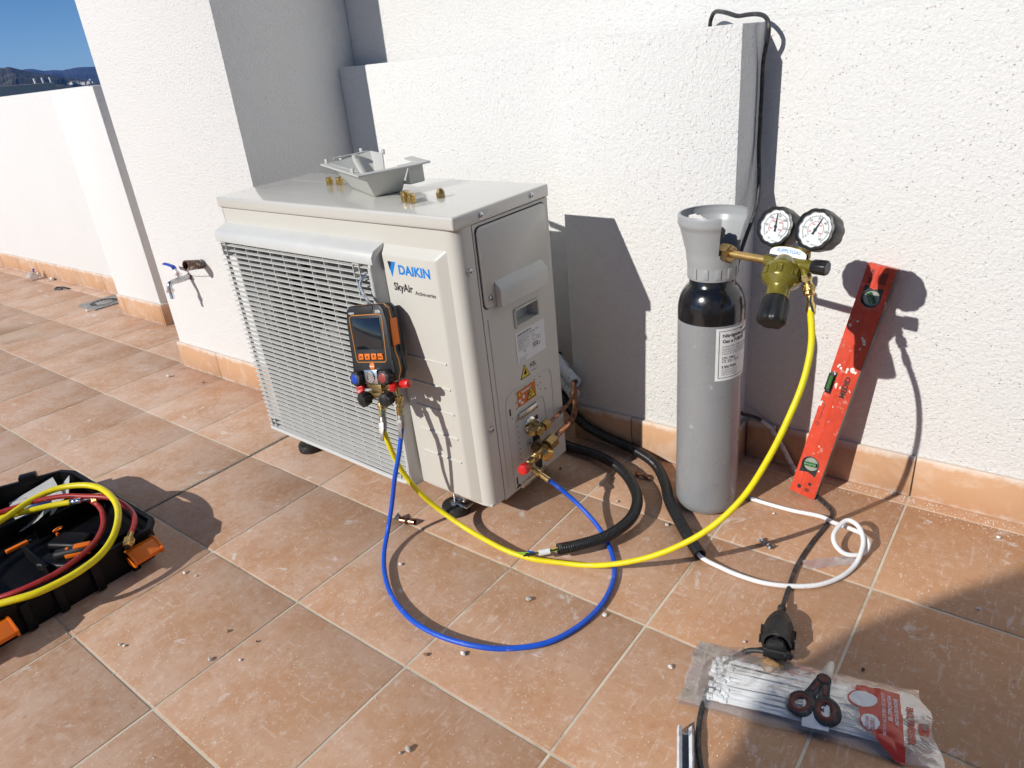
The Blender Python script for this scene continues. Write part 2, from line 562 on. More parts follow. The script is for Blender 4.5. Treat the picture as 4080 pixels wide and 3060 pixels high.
Mt['olive'] = pm('olive_lacquer', (.22, .18, .022), .24, .35, var=.08, vs=30, bump=.05, bs=300, coat=.5)
Mt['white'] = pm('white_print', (.80, .80, .79), .5, var=.04)
Mt['paper'] = pm('white_paper', (.78, .78, .77), .7, var=.05, bump=.1, bs=40)
Mt['ink'] = pm('black_ink', (.012, .012, .013), .6)
Mt['ink_blue'] = pm('blue_ink', (.0, .22, .68), .35)
Mt['ink_red'] = pm('red_ink', (.55, .03, .02), .5)
Mt['ink_grey'] = pm('grey_ink', (.22, .22, .22), .6)
Mt['warn_y'] = pm('warning_yellow', (.80, .60, .02), .5)
Mt['warn_o'] = pm('warning_orange', (.62, .15, .02), .5)
Mt['level'] = pm('red_level_paint', (.62, .058, .024), .42, var=.15, vs=20, bump=.08, bs=200, dirt=(.62, .36, .28), dirt_s=60, dirt_t=(.58, .76))
Mt['level_edge'] = pm('level_edge_metal', (.13, .11, .10), .5, .4, var=.3)
Mt['plaster'] = pm('plaster_spots', (.72, .68, .62), .85, var=.15, bump=.3)
Mt['vial'] = pm('green_vial', (.05, .17, .05), .12, var=.1, coat=.6)
Mt['vial_back'] = pm('vial_backing', (.30, .33, .27), .35, var=.3, coat=.5)
Mt['pvc'] = pm('white_pvc', (.80, .80, .79), .25, var=.02, vs=20, bump=.05, bs=200, dirt=(.55, .48, .42), dirt_s=45, dirt_t=(.66, .76), coat=.2)
Mt['conduit'] = pm('black_conduit', (.012, .012, .013), .32, var=.3, vs=60, bump=.08, dirt=(.13, .12, .11), dirt_s=30, dirt_t=(.64, .76))
Mt['cable'] = pm('black_cable', (.022, .022, .024), .5, var=.3, vs=90, bump=.1, dirt=(.11, .10, .095), dirt_s=70, dirt_t=(.5, .7))
Mt['sleeve'] = pm('white_sleeve', (.66, .64, .60), .6, var=.15, vs=90, bump=.4, bs=250, dirt=(.3, .27, .24))
Mt['foam'] = pm('white_foam_insulation', (.66, .68, .70), .8, var=.12, vs=60, bump=.7, bs=260, dirt=(.25, .27, .30), dirt_s=40, dirt_t=(.56, .66))
Mt['foam_in'] = pm('grey_foam_inside', (.13, .15, .19), .9, var=.3, bump=.5)
Mt['nylon'] = pm('white_nylon', (.82, .83, .82), .38, var=.04, vs=70)
Mt['film'] = film_material('clear_bag_film')
Mt['tape'] = film_material('clear_tape', (.86, .83, .82), .72, .3)
Mt['glass'] = glass_material('clear_glass')
Mt['blade'] = pm('dusty_blade', (.60, .56, .50), .4, .5, var=.15, vs=60, bump=.2, dirt=(.62, .58, .52))
Mt['grip_red'] = pm('dark_red_grip', (.16, .035, .025), .6, var=.3, vs=50, bump=.3, dirt=(.10, .085, .075), dirt_s=60, dirt_t=(.5, .7))
Mt['grip_black'] = pm('dusty_black_grip', (.035, .034, .036), .7, var=.3, vs=50, bump=.4, dirt=(.14, .125, .11), dirt_s=70, dirt_t=(.48, .7))
Mt['bakelite'] = pm('brown_pipe_sleeve', (.13, .055, .028), .3, var=.4, vs=60, bump=.3, dirt=(.42, .38, .33), dirt_s=55, dirt_t=(.55, .62))
Mt['drain'] = pm('grey_drain_plastic', (.24, .25, .25), .6, var=.2, vs=25, bump=.3, dirt=(.42, .37, .31), dirt_s=20)
Mt['stone'] = pm('cement_crumb', (.46, .42, .37), .9, var=.35, vs=120, bump=.6, bs=250)
Mt['stone_d'] = pm('dark_crumb', (.12, .10, .085), .9, var=.4, vs=120, bump=.6, bs=250)
Mt['stone_w'] = pm('white_crumb', (.72, .70, .66), .9, var=.15, vs=120, bump=.5, bs=250)
Mt['cork'] = pm('tan_stone', (.30, .17, .075), .9, var=.35, vs=120, bump=.8, bs=200)
# ================================================================== the setting
# ---- terrace floor: a grout bed with every tile laid on it
TS = 0.34762
U = {0: .0109, 1: .3454, 2: .6985, 3: 1.0404, 4: 1.3760, 5: 1.7305, 6: 2.0851, 7: 2.4351, 8: 2.7855, 9: 3.1355}
V = {0: -.0004, 1: -.3510, 2: -.6942, 3: -1.0432, 4: -1.3874}
rj = random.Random(3)
for b in range(-24, 22):
    if b < 0: U[b] = U[0] + b * TS + rj.uniform(-.003, .003)
    elif b > 9: U[b] = U[9] + (b - 9) * TS + rj.uniform(-.003, .003)
for a in range(5, 18): V[a] = V[4] - (a - 4) * TS + rj.uniform(-.002, .002)
V[-1] = .19
floor = MB().box((0.9, -2.85, -.0840), (15.0, 6.1, .165)).build('terrace_floor', Mt['grout'])
tag(floor, 'terracotta tiled terrace floor dusted with cement', 'floor', kind='structure')
GAP = .0052
tile_me = MB().box((0, 0, 0), (TS - GAP, TS - GAP, .010), bev=.0016, seg=2).mesh('tile', ang=50)
tile_me.materials.append(Mt['tile'])

def lay_tile(x0, x1, y0, y1):
    o = bpy.data.objects.new('tile', tile_me)
    col.objects.link(o)
    o.parent = floor
    g0 = .0045 if abs(x0 - U[4]) < 1e-6 else 0
    g1 = .0045 if abs(x1 - U[4]) < 1e-6 else 0
    x0 += g0; x1 -= g1
    M = Matrix.Translation(((x0 + x1) / 2, (y0 + y1) / 2, -.005 + rj.uniform(-.0006, .0004))) @ Matrix.Rotation(rj.uniform(-.002, .002), 4, 'X') @ Matrix.Diagonal(((x1 - x0 - GAP) / (TS - GAP), (y1 - y0 - GAP) / (TS - GAP), 1, 1))
    o.matrix_local = WM[floor].inverted() @ M
    WM[o] = M

rest = MB()
for b in range(-18, 20):
    for a in range(-1, 15):
        x0, x1, y1, y0 = U[b], U[b + 1], V[a], V[a + 1]
        if -11 <= b <= 13 and a <= 6:
            lay_tile(x0, x1, y0, y1)
        else:
            rest.box(((x0 + x1) / 2, (y0 + y1) / 2, -.005), (x1 - x0 - GAP, y1 - y0 - GAP, .0098))
o = rest.build('outer_tiles', Mt['tile'], floor, I4)
o['kind'] = 'stuff'
MB().box((U[4], -1.35, -.0045), (.0115, 2.9, .006)).build('joint_filler', Mt['joint'], floor, I4)

# ---- rendered walls, each with its own run of skirting tiles
SK_H, SK_T = .112, .011

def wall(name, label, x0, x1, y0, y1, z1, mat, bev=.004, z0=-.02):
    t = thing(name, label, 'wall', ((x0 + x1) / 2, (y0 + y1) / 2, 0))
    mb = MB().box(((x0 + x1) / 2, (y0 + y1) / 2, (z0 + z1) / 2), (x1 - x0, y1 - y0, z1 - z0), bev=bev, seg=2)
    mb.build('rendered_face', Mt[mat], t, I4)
    return t

sk_me = {}
def skirting(t, axis, p, s0, s1, joints, out):
    """run of tiles along an axis at coordinate p, standing out in direction out (+1/-1)"""
    js = [s0] + [j for j in sorted(joints) if s0 + .01 < j < s1 - .01] + [s1]
    for a, b in zip(js, js[1:]):
        L = b - a - .003
        key = round(L, 3)
        if key not in sk_me:
            me = MB().box((0, 0, 0), (L, SK_T, SK_H), bev=.0014, seg=1).mesh('skirting_tile', ang=50)
            me.materials.append(Mt['skirt'])
            sk_me[key] = me
        o = bpy.data.objects.new('skirting_tile', sk_me[key])
        col.objects.link(o)
        m = (a + b) / 2
        loc = (m, p + out * SK_T / 2, .001 + SK_H / 2) if axis == 'x' else (p + out * SK_T / 2, m, .001 + SK_H / 2)
        M = Matrix.Translation(loc) @ (Matrix.Rotation(PI / 2, 4, 'Z') if axis == 'y' else I4)
        o.parent = t
        o.matrix_local = WM[t].inverted() @ M
        WM[o] = M

LOW = 1.105
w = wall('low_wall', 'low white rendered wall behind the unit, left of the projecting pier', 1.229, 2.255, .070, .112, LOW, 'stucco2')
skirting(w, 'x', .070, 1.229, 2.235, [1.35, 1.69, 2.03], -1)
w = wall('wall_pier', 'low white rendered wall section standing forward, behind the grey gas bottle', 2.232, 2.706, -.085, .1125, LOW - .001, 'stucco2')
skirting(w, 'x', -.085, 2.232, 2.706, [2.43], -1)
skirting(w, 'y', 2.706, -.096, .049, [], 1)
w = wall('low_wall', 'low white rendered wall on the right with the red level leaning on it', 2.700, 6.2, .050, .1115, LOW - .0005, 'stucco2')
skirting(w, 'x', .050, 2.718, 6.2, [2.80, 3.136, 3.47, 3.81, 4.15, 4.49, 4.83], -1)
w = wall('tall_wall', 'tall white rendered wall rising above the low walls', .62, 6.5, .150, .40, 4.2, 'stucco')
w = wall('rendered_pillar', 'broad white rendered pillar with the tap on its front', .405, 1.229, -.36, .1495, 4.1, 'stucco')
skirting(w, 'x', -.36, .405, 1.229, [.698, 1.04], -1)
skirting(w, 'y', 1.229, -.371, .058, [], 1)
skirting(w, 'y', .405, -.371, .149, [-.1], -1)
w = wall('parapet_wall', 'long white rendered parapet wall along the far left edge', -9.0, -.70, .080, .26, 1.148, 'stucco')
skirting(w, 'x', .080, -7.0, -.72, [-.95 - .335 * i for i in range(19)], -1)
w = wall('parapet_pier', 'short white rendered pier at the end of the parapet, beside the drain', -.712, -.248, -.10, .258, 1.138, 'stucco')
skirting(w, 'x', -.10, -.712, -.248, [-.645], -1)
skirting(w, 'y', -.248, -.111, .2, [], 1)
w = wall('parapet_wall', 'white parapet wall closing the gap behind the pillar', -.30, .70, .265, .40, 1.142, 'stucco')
# unseen blocker added behind the camera, outline shaped to shade the lower right corner
t = thing('shade_blocker', 'unseen white blocker added behind the camera to shade the lower right corner', 'building', (4.2, -4.4, 0))
SHX = Matrix(((1, 0, 0, 0), (0, 0, -1, -3.6), (0, 1, 0, 0), (0, 0, 0, 1)))
MB().prism([(2.170, 0), (6.4, 0), (6.4, 2.9), (2.72, 2.9), (2.255, 2.136), (2.169, 2.0), (2.119, 1.913), (2.102, 1.82), (2.118, 1.74), (2.157, 1.674)], 0, 1.8, SHX).build('blocker_slab', Mt['stucco'], t, I4)
MB().box((3.9, -3.59, 1.02), (.9, .03, 2.04), bev=.005).build('blocker_door', Mt['steel'], t, I4)  # panel on the added blocker, out of view

# ---- far country: valley floor, two ridges, houses, the neighbouring roof
Mt['scrub'] = pm('scrub_hillside', (.045, .048, .03), .95, var=.5, vs=.012, dirt=(.12, .10, .07), dirt_s=.02, dirt_t=(.5, .62))
Mt['ridge'] = pm('far_hillside', (.028, .032, .028), .95, var=.4, vs=.006, dirt=(.06, .055, .045), dirt_s=.01, dirt_t=(.52, .66))
Mt['house'] = pm('whitewash', (.66, .63, .58), .8)
Mt['roof'] = pm('clay_roof', (.34, .24, .19), .8)
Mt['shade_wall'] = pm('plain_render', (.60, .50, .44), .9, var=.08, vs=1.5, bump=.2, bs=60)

def interp(tab, x):
    if x >= tab[0][0]: return tab[0][1]
    for (a, ea), (b, eb) in zip(tab, tab[1:]):
        if b <= x <= a: return eb + (ea - eb) * (x - b) / (a - b)
    return tab[-1][1]

FAR = [(175, 1.6), (170, 1.9), (165, 2.0), (161, 2.2), (159.58, 2.12), (159.45, 2.18), (159.31, 2.14), (159.04, 2.15), (158.81, 2.07), (158.42, 1.97), (157.95, 2.0), (157.35, 1.94), (157.2, 1.99), (156.98, 1.99), (156.75, 2.05), (156.3, 2.06), (155.57, 2.01), (153, 2.2), (150, 1.9), (146, 1.6)]
NEAR = [(175, 1.5), (170, 1.7), (166, 2.0), (163, 2.3), (160.67, 2.41), (160.51, 2.37), (160.28, 2.41), (160.11, 2.35), (159.89, 2.25), (159.58, 2.12), (159.04, 1.91), (158.3, 1.75), (157.7, 1.53), (157.04, 1.3), (156, .9), (154, .7), (146, .6)]

def terrain(name, label, d0, dr, d1, tab, e0, amp, mat, naz, nr):
    bm = bmesh.new()
    rows = []
    for i in range(naz + 1):
        az = 175 - 29 * i / naz
        er = interp(tab, az)
        line = []
        for j in range(nr + 1):
            f = j / nr
            d = d0 + (d1 - d0) * f
            fr = (d - d0) / (dr - d0)
            zr = dr * math.tan(math.radians(er))
            z0 = d0 * math.tan(math.radians(e0))
            if fr <= 1: z = z0 + (zr - z0) * fr ** 1.35
            else: z = zr - (d - dr) * .35
            w = math.sin(PI * min(1, fr)) ** .8 if fr <= 1 else .3
            x, y = d * math.cos(math.radians(az)), d * math.sin(math.radians(az))
            k = 1.0 / (dr * .045)
            z += amp * dr * w * (mnoise.fractal(Vector((x * k, y * k, 2.3)), 1.0, 2.0, 5) )
            line.append(bm.verts.new((CAM.x + x, CAM.y + y, CAM.z + z)))
        rows.append(line)
    for A, B in zip(rows, rows[1:]):
        for j in range(nr):
            bm.faces.new((A[j], A[j + 1], B[j + 1], B[j]))
    bmesh.ops.recalc_face_normals(bm, faces=bm.faces)
    me = bpy.data.meshes.new(name)
    bm.to_mesh(me); bm.free()
    o = link_mesh(name, me, mat)
    tag(o, label, kind='structure')
    return o

terrain('hills', 'far blue ridge along the horizon', 2900, 6200, 7000, FAR, .75, .0065, Mt['ridge'], 150, 24)
terrain('hills', 'nearer bare mountain slope on the left', 1500, 2600, 2880, NEAR, .85, .0085, Mt['scrub'], 170, 26)
bm = MB()
ring = [(160, -14), (600, -6), (1500, 20), (2950, 38.5)]
pts = []
for d, z in ring:
    for i in range(31):
        az = math.radians(180 - 38 * i / 30)
        pts.append((CAM.x + d * math.cos(az), CAM.y + d * math.sin(az), z))
fs = [(r * 31 + i, r * 31 + i + 1, (r + 1) * 31 + i + 1, (r + 1) * 31 + i) for r in range(3) for i in range(30)]
bm.faces(pts, fs)
o = bm.build('terrain', Mt['scrub'])
tag(o, 'valley floor rising towards the hills', kind='structure')
# ground far below the terrace
o = MB().box((0, 0, -16.5), (1200, 1200, 1)).build('ground', Mt['scrub'])
tag(o, 'ground far below the roof terrace', kind='structure')
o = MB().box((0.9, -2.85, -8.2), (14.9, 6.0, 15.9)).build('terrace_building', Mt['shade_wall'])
tag(o, 'apartment building below the tiled terrace', 'building')
rh = random.Random(11)
for i in range(16):
    az = math.radians(rh.uniform(155.9, 158.1))
    el = math.radians(rh.uniform(1.02, 1.22))
    d = rh.uniform(1650, 2350)
    p = Vector((CAM.x + d * math.cos(az), CAM.y + d * math.sin(az), CAM.z + d * math.tan(el)))
    t = thing('house', 'tiny white house among others scattered in the far valley', 'house', p, 'far valley houses')
    s = rh.uniform(.5, .95)
    R = Matrix.Translation(p) @ Matrix.Rotation(rh.uniform(0, PI), 4, 'Z')
    MB().box((0, 0, 0), (8 * s, 5.5 * s, 5), R).build('wall', Mt['house'], t, I4)
    MB().prism([(-3.1 * s, 2.5), (3.1 * s, 2.5), (0, 3.6)], -4.3 * s, 4.3 * s, R @ Matrix.Rotation(PI / 2, 4, 'Y') @ Matrix.Rotation(PI / 2, 4, 'Z')).build('roof', Mt['roof'], t, I4)
# neighbouring roof parapet with three vent posts
def polar(az, el, d):
    a = math.radians(az)
    return Vector((CAM.x + d * math.cos(a), CAM.y + d * math.sin(a), CAM.z + d * math.tan(math.radians(el))))
pa, pb = polar(158.05, 1.27, 26), polar(163.5, 1.42, 24.4)
t = thing('neighbour_parapet', 'shaded plain grey-brown roof parapet of the neighbouring building', 'parapet', ((pa.x + pb.x) / 2, (pa.y + pb.y) / 2, -1))
dv = (pb - pa); dv.z = 0
L = dv.length
ang = math.atan2(dv.y, dv.x)
Mn = Matrix.Translation((pa.x, pa.y, 0)) @ Matrix.Rotation(ang, 4, 'Z')
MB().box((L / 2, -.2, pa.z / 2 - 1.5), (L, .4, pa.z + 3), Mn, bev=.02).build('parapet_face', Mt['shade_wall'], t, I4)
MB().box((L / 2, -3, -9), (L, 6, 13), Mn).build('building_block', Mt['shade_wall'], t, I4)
for k, az in enumerate((159.13, 158.69, 158.26)):
    p = polar(az, 1.25, 26.3)
    q = polar(az, 1.59, 26.3)
    mb = MB()
    cyl(mb, p - Vector((0, 0, .3)), q, .027, seg=10)
    o = mb.build('roof_post', Mt['white'])
    tag(o, ['leftmost thin white post above the neighbouring parapet', 'middle thin white post above the neighbouring parapet', 'rightmost thin white post above the neighbouring parapet'][k], 'post', 'posts on the neighbouring roof')

# ---- the air: thin blue haze over the valley
hz = MB().box((-3300, 1300, 116), (8600, 5600, 268)).build('haze', None)
hm = bpy.data.materials.new('haze_air')
hm.use_nodes = True
hn = hm.node_tree.nodes
hn.remove(hn['Principled BSDF'])
hv = hn.new('ShaderNodeVolumePrincipled')
hv.inputs['Color'].default_value = (.14, .36, 1.0, 1)
hv.inputs['Density'].default_value = 0.00008
hm.node_tree.links.new(hv.outputs[0], hn['Material Output'].inputs['Volume'])
hz.data.materials.clear()
hz.data.materials.append(hm)
tag(hz, 'thin blue haze over the valley', 'haze', kind='stuff')
# ================================================================== air conditioner outdoor unit
ACM = Matrix(((0.99972533, 0.02193529, 0.00825315, 1.40744722), (-0.02171666, 0.99943359, -0.02570757, -0.57328708), (-0.00881238, 0.02552127, 0.99963544, 0.06714026), (0, 0, 0, 1)))
def acw(x, y, z): return ACM @ Vector((x, y, z))
ac = thing('air_conditioner', 'cream outdoor air conditioning unit with louvred grille standing on rubber feet', 'air conditioner', ACM)
A = ac; S = ACM
D, H, TOPZ = .325, .738, .708
# casing shell
mb = MB()
mb.box((.0015, D / 2, TOPZ / 2), (.003, D, TOPZ))                      # left side
mb.box((.45, D - .0015, TOPZ / 2), (.894, .003, TOPZ))                 # back
mb.box((.45, D / 2 + .002, .003), (.892, D - .006, .006))              # base pan
mb.box((.335, .0015, .008), (.664, .003, .016))                        # strip below the grille
mb.box((.662, .15, TOPZ / 2), (.003, .29, TOPZ - .02))                 # fan compartment partition
mb.build('casing', Mt['ac'], A, S)
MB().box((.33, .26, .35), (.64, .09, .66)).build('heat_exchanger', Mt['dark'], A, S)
# front corner panel with the rounded edge, wraps to the side
pf = [(.664, .0), (.868, .0), (.880, .0015), (.890, .006), (.8965, .014), (.8995, .025), (.900, .040), (.900, .0505), (.896, .0505), (.896, .03), (.888, .012), (.872, .005), (.664, .004)]
pb = [(.0, .0)] + pf[1:-1] + [(.0, .004)]
mb = MB().prism(pf, .0, .6525)
mb.prism(pb, .6525, TOPZ - .0005)
mb.build('corner_panel', Mt['ac'], A, S)
# raised front panel
def frustum(mb, x0, x1, z0, z1, y0, y1, ix0, ix1, iz0, iz1):
    p = [(x0, y0, z0), (x1, y0, z0), (x1, y0, z1), (x0, y0, z1), (x0 + ix0, y1, z0 + iz0), (x1 - ix1, y1, z0 + iz0), (x1 - ix1, y1, z1 - iz1), (x0 + ix0, y1, z1 - iz1)]
    mb.faces(p, [(0, 1, 5, 4), (1, 2, 6, 5), (2, 3, 7, 6), (3, 0, 4, 7), (4, 5, 6, 7), (3, 2, 1, 0)])
mb = MB()
frustum(mb, .668, .868, .004, .662, .0004, -.016, .004, .024, .012, .020)
bmesh.ops.bevel(mb.bm, geom=[e for e in mb.bm.edges if all(v.co.y < -.01 for v in e.verts)] + [e for e in mb.bm.edges if (e.verts[0].co.y < -.01) != (e.verts[1].co.y < -.01)], offset=.005, segments=3, profile=.5, affect='EDGES')
fp = mb.build('front_panel', Mt['ac'], A, S, ang=28)
for z in (.394, .327, .260, .192, .125):
    mb = MB()
    mb.tube([Vector((.704, -.0158, z)), Vector((.706, -.0158, z)), Vector((.83, -.0158, z)), Vector((.832, -.0158, z))], .003, 8, flat=1)
    mb.build('pressed_rib', Mt['ac'], fp, S)
TXM = lambda x, z, y=-.0163: Matrix.Translation((x, y, z)) @ Matrix.Rotation(PI / 2, 4, 'X')
lettering('DAIKIN', .030, Mt['ink_blue'], fp, TXM(.722, .609), S, bold=.0011, width=.100, res=4)
lettering('SkyAir', .026, Mt['ink'], fp, TXM(.698, .567), S, bold=.0007, width=.062)
lettering('Active-series', .0135, Mt['ink'], fp, TXM(.766, .560), S, shear=.15, bold=.0002, width=.066)
mb = MB().faces([(.690, -.0163, .627), (.716, -.0163, .627), (.698, -.0163, .590)], [(0, 1, 2)])
mb.build('emblem', Mt['ink_blue'], fp, S)
MB().faces([(.690, -.0166, .627), (.703, -.0166, .627), (.694, -.0166, .606)], [(0, 1, 2)]).build('emblem_corner', Mt['ink'], fp, S)
# top panel
mb = MB().box((.45, D / 2 - .001, (TOPZ + H) / 2), (.910, D + .014, H - TOPZ), bev=.0055, seg=4)
tp = mb.build('top_panel', Mt['ac_top'], A, S, ang=40)
for y, x0, x1 in ((.093, .03, .80), (.226, .03, .86)):
    MB().tube([Vector((x0, y, H - .0003)), Vector((x1, y - .004, H - .0003))], .0011, 6, flat=.5).build('pressed_line', Mt['ac_top'], tp, S)
MB().box((.45, .0015, TOPZ - .001), (.894, .004, .0015)).build('seam', Mt['dark'], tp, S)
# fan shroud with round opening, bell mouth, fan
cx, cz, rf = .335, .33, .245
mb = MB()
N = 64
outer, inner = [], []
for i in range(N):
    a = 2 * PI * i / N
    c_, s_ = math.cos(a), math.sin(a)
    k = min(.331 / abs(c_) if abs(c_) > 1e-6 else 9, .318 / abs(s_) if abs(s_) > 1e-6 else 9)
    outer.append((cx + c_ * k, .006, cz + s_ * k)); inner.append((cx + c_ * rf, .006, cz + s_ * rf))
mb.faces(outer + inner, [(i, (i + 1) % N, N + (i + 1) % N, N + i) for i in range(N)])
mb.lathe([(rf, 0), (rf - .006, .008), (rf - .008, .06)], N, frame((cx, .006, cz), (0, 1, 0)), cap=False)
mb.build('fan_shroud', Mt['shroud'], A, S)
fan = MB().lathe([(.055, 0), (.062, .012), (.062, .06)], 32, frame((cx, .03, cz), (0, 1, 0))).build('fan_hub', Mt['shroud'], A, S)
for k in range(3):
    mb = MB()
    g, n_ = [], 10
    for i in range(n_ + 1):
        for j in range(7):
            a = math.radians(k * 120 + 20 + 85 * i / n_ + j * 4)
            r = .058 + (.232 - .058) * j / 6
            g.append((cx + r * math.cos(a), .035 + .05 * i / n_, cz + r * math.sin(a)))
    mb.faces(g, [(i * 7 + j, i * 7 + j + 1, (i + 1) * 7 + j + 1, (i + 1) * 7 + j) for i in range(n_) for j in range(6)])
    mb.build('fan_blade', Mt['fan'], fan, S)
# grille: hood, frame, louvre slats, upright ribs, bosses
GX0, GX1, GZ0, GZ1, GY = -.002, .662, .004, .652, -.040
mb = MB()
hood = [(0.0, .664), (-.034, .652), (-.0435, .640), (-.0435, .622), (-.036, .618), (-.030, .640), (0.0, .650)]
hd = Matrix(((0, 0, 1, 0), (1, 0, 0, 0), (0, 1, 0, 0), (0, 0, 0, 1)))
mb.prism(hood, GX0, GX1 + .006, hd, bev=.002)
side = [(GX1 + .0065, .662), (GX1 + .0065, GZ0 + .002), (GX1 - .002, GZ0 + .002), (GX1 - .002, .62)]
mb.faces([(GX1 + .006, 0, .662), (GX1 + .006, 0, GZ0 + .004), (GX1 - .004, -.0425, GZ0 + .012), (GX1 - .002, -.0435, .63),
          (GX1 - .012, 0, .655), (GX1 - .012, 0, GZ0 + .01), (GX1 - .016, -.038, GZ0 + .016), (GX1 - .014, -.040, .62)],
         [(0, 1, 2, 3), (4, 7, 6, 5), (0, 4, 5, 1), (1, 5, 6, 2), (2, 6, 7, 3), (3, 7, 4, 0)])
grille = mb.build('grille', Mt['ac_grille'], A, S, ang=40)
mb = MB().tube(spline([(GX1 - .008, -.040, .615), (GX1 - .008, -.0405, .3), (GX1 - .010, -.0405, .05), (GX1 - .022, -.040, .018), (GX1 - .05, -.040, .012), (.3, -.040, .012), (GX0 + .012, -.040, .012)], 6), .0065, 8)
mb.tube([Vector((GX0 + .003, -.002, .006)), Vector((GX0 + .004, -.040, .012))], .004, 6)
mb.build('grille_frame', Mt['ac_grille'], grille, S)
MB().box((.334, -.0205, .0085), (.655, .040, .007), bev=.002).build('grille_base', Mt['ac_grille'], grille, S)
slat_me = MB().faces([(0, -.0405, -.0007), (1, -.0405, -.0007), (1, -.0402, .0012), (0, -.0402, .0012), (0, -.0300, .0020), (1, -.0300, .0020), (1, -.0300, .0004), (0, -.0300, .0004)],
                     [(0, 1, 2, 3), (3, 2, 5, 4), (4, 5, 6, 7), (7, 6, 1, 0), (0, 3, 4, 7), (1, 6, 5, 2)]).mesh('slat', ang=30)
slat_me.materials.append(Mt['ac_grille'])
NS = 39
for i in range(NS):
    z = .022 + (.611 - .022) * i / (NS - 1)
    o = bpy.data.objects.new('slat', slat_me)
    col.objects.link(o)
    o.parent = grille
    o.matrix_local = WM[grille].inverted() @ ACM @ Matrix.Translation((GX0 + .002, 0, z)) @ Matrix.Diagonal((GX1 - GX0 - .014, 1, 1, 1))
NR = 12
for i in range(NR):
    x = GX0 + .012 + (GX1 - .03 - GX0) * i / (NR - 1)
    MB().box((x, -.0285, .318), (.0020, .0100, .606)).build('upright', Mt['ac_grille'], grille, S)
for x, z in ((.03, .600), (.605, .600), (.03, .033), (.605, .033)):
    mb = MB()
    for dx, dz, sx, sz in ((-.011, 0, .002, .036), (.011, 0, .002, .036), (0, -.018, .024, .002), (0, .018, .024, .002)):
        mb.box((x + dx, -.030, z + dz), (sx, .026, sz))
    mb.box((x, -.0185, z), (.020, .003, .034))
    mb.build('screw_boss', Mt['ac_grille'], grille, S)
# ---- service side (x = .9)
XS = .900
mb = MB()
hy0, hy1, hz0, hz1 = .166, .252, .434, .472
for (ya, yb, za, zb) in ((.053, hy0, -.006, .7065), (hy1, .327, -.006, .7065), (hy0, hy1, -.006, hz0), (hy0, hy1, hz1, .7065)):
    mb.box((XS - .0015, (ya + yb) / 2, (za + zb) / 2), (.003, yb - ya, zb - za))
bmesh.ops.remove_doubles(mb.bm, verts=mb.bm.verts, dist=1e-5)
sp = mb.build('side_panel', Mt['ac'], A, S)
MB().box((XS - .002, .0519, .35), (.0025, .0020, .705)).build('seam', Mt['dark'], sp, S)
mb = MB()                                                                # hand recess
mb.faces([(XS, hy0, hz0), (XS, hy1, hz0), (XS, hy1, hz1), (XS, hy0, hz1), (XS - .03, hy0, hz0), (XS - .03, hy1, hz0), (XS - .03, hy1, hz1), (XS - .03, hy0, hz1)], [(0, 1, 5, 4), (1, 2, 6, 5), (2, 3, 7, 6), (3, 0, 4, 7), (4, 5, 6, 7)])
hr = mb.build('hand_recess', Mt['ac'], sp, S, smooth=False)
mb = MB()
pth = [(XS + .001, hy0 - .003, hz0 - .003), (XS + .001, hy1 + .003, hz0 - .003), (XS + .001, hy1 + .003, hz1 + .003), (XS + .001, hy0 - .003, hz1 + .003), (XS + .001, hy0 - .003, hz0 - .003)]
for a_, b_ in zip(pth, pth[1:]): mb.tube([Vector(a_), Vector(b_)], .0035, 8)
mb.build('recess_frame', Mt['ac'], sp, S)
def rrect(y0, y1, z0, z1, r, n=5):
    out = []
    for (cy, cz_, a0) in ((y1 - r, z0 + r, -90), (y1 - r, z1 - r, 0), (y0 + r, z1 - r, 90), (y0 + r, z0 + r, 180)):
        for i in range(n + 1):
            a = math.radians(a0 + 90 * i / n)
            out.append((cy + r * math.cos(a), cz_ + r * math.sin(a)))
    return out
YZ = Matrix(((0, 0, 1, 0), (1, 0, 0, 0), (0, 1, 0, 0), (0, 0, 0, 1)))    # prism xy -> world yz, z -> x
MB().prism(rrect(.0585, .3135, .5095, .7005, .014), XS + .0001, XS + .0006, YZ).build('dark_gap', Mt['dark'], sp, S)  # dark slab standing in for the shaded groove round the access cover
acv = MB().prism(rrect(.061, .311, .512, .698, .013), XS + .0007, XS + .0045, YZ, bev=.0018).build('access_cover', Mt['ac'], A, S, ang=40)
mb = MB().prism([(0, .568), (.017, .552), (.0195, .546), (.0195, .509), (.0, .504)], .098, .280, Matrix(((1, 0, 0, XS + .0042), (0, 0, 1, 0), (0, 1, 0, 0), (0, 0, 0, 1))), bev=.003, seg=3)
mb.build('handle', Mt['ac'], acv, S, ang=40)
def screw(y, z, x, par, r=.0058):
    mb = MB()
    prof(mb, (x, y, z), (1, 0, 0), [(0, r * 1.5), (.001, r * 1.5), (.0012, r), (.003, r), (.004, r * .6)], 14)
    s_ = mb.build('screw', Mt['steel'], par, S)
    mb = MB()
    mb.box((x + .0042, y, z), (.0006, r * 1.1, .0012)); mb.box((x + .0042, y, z), (.0007, .0012, r * 1.1))
    mb.build('cross_slot', Mt['dark'], s_, S) if par is A else None
for y, z in ((.080, .7215), (.261, .7235)): screw(y, z, .905, A)
for y, z in ((.030, .611), (.034, .214)): screw(y, z, XS + .0004, A)
screw(.080, .533, XS + .0045, A); screw(.294, .537, XS + .0045, A); screw(.167, .107, XS + .0003, A)
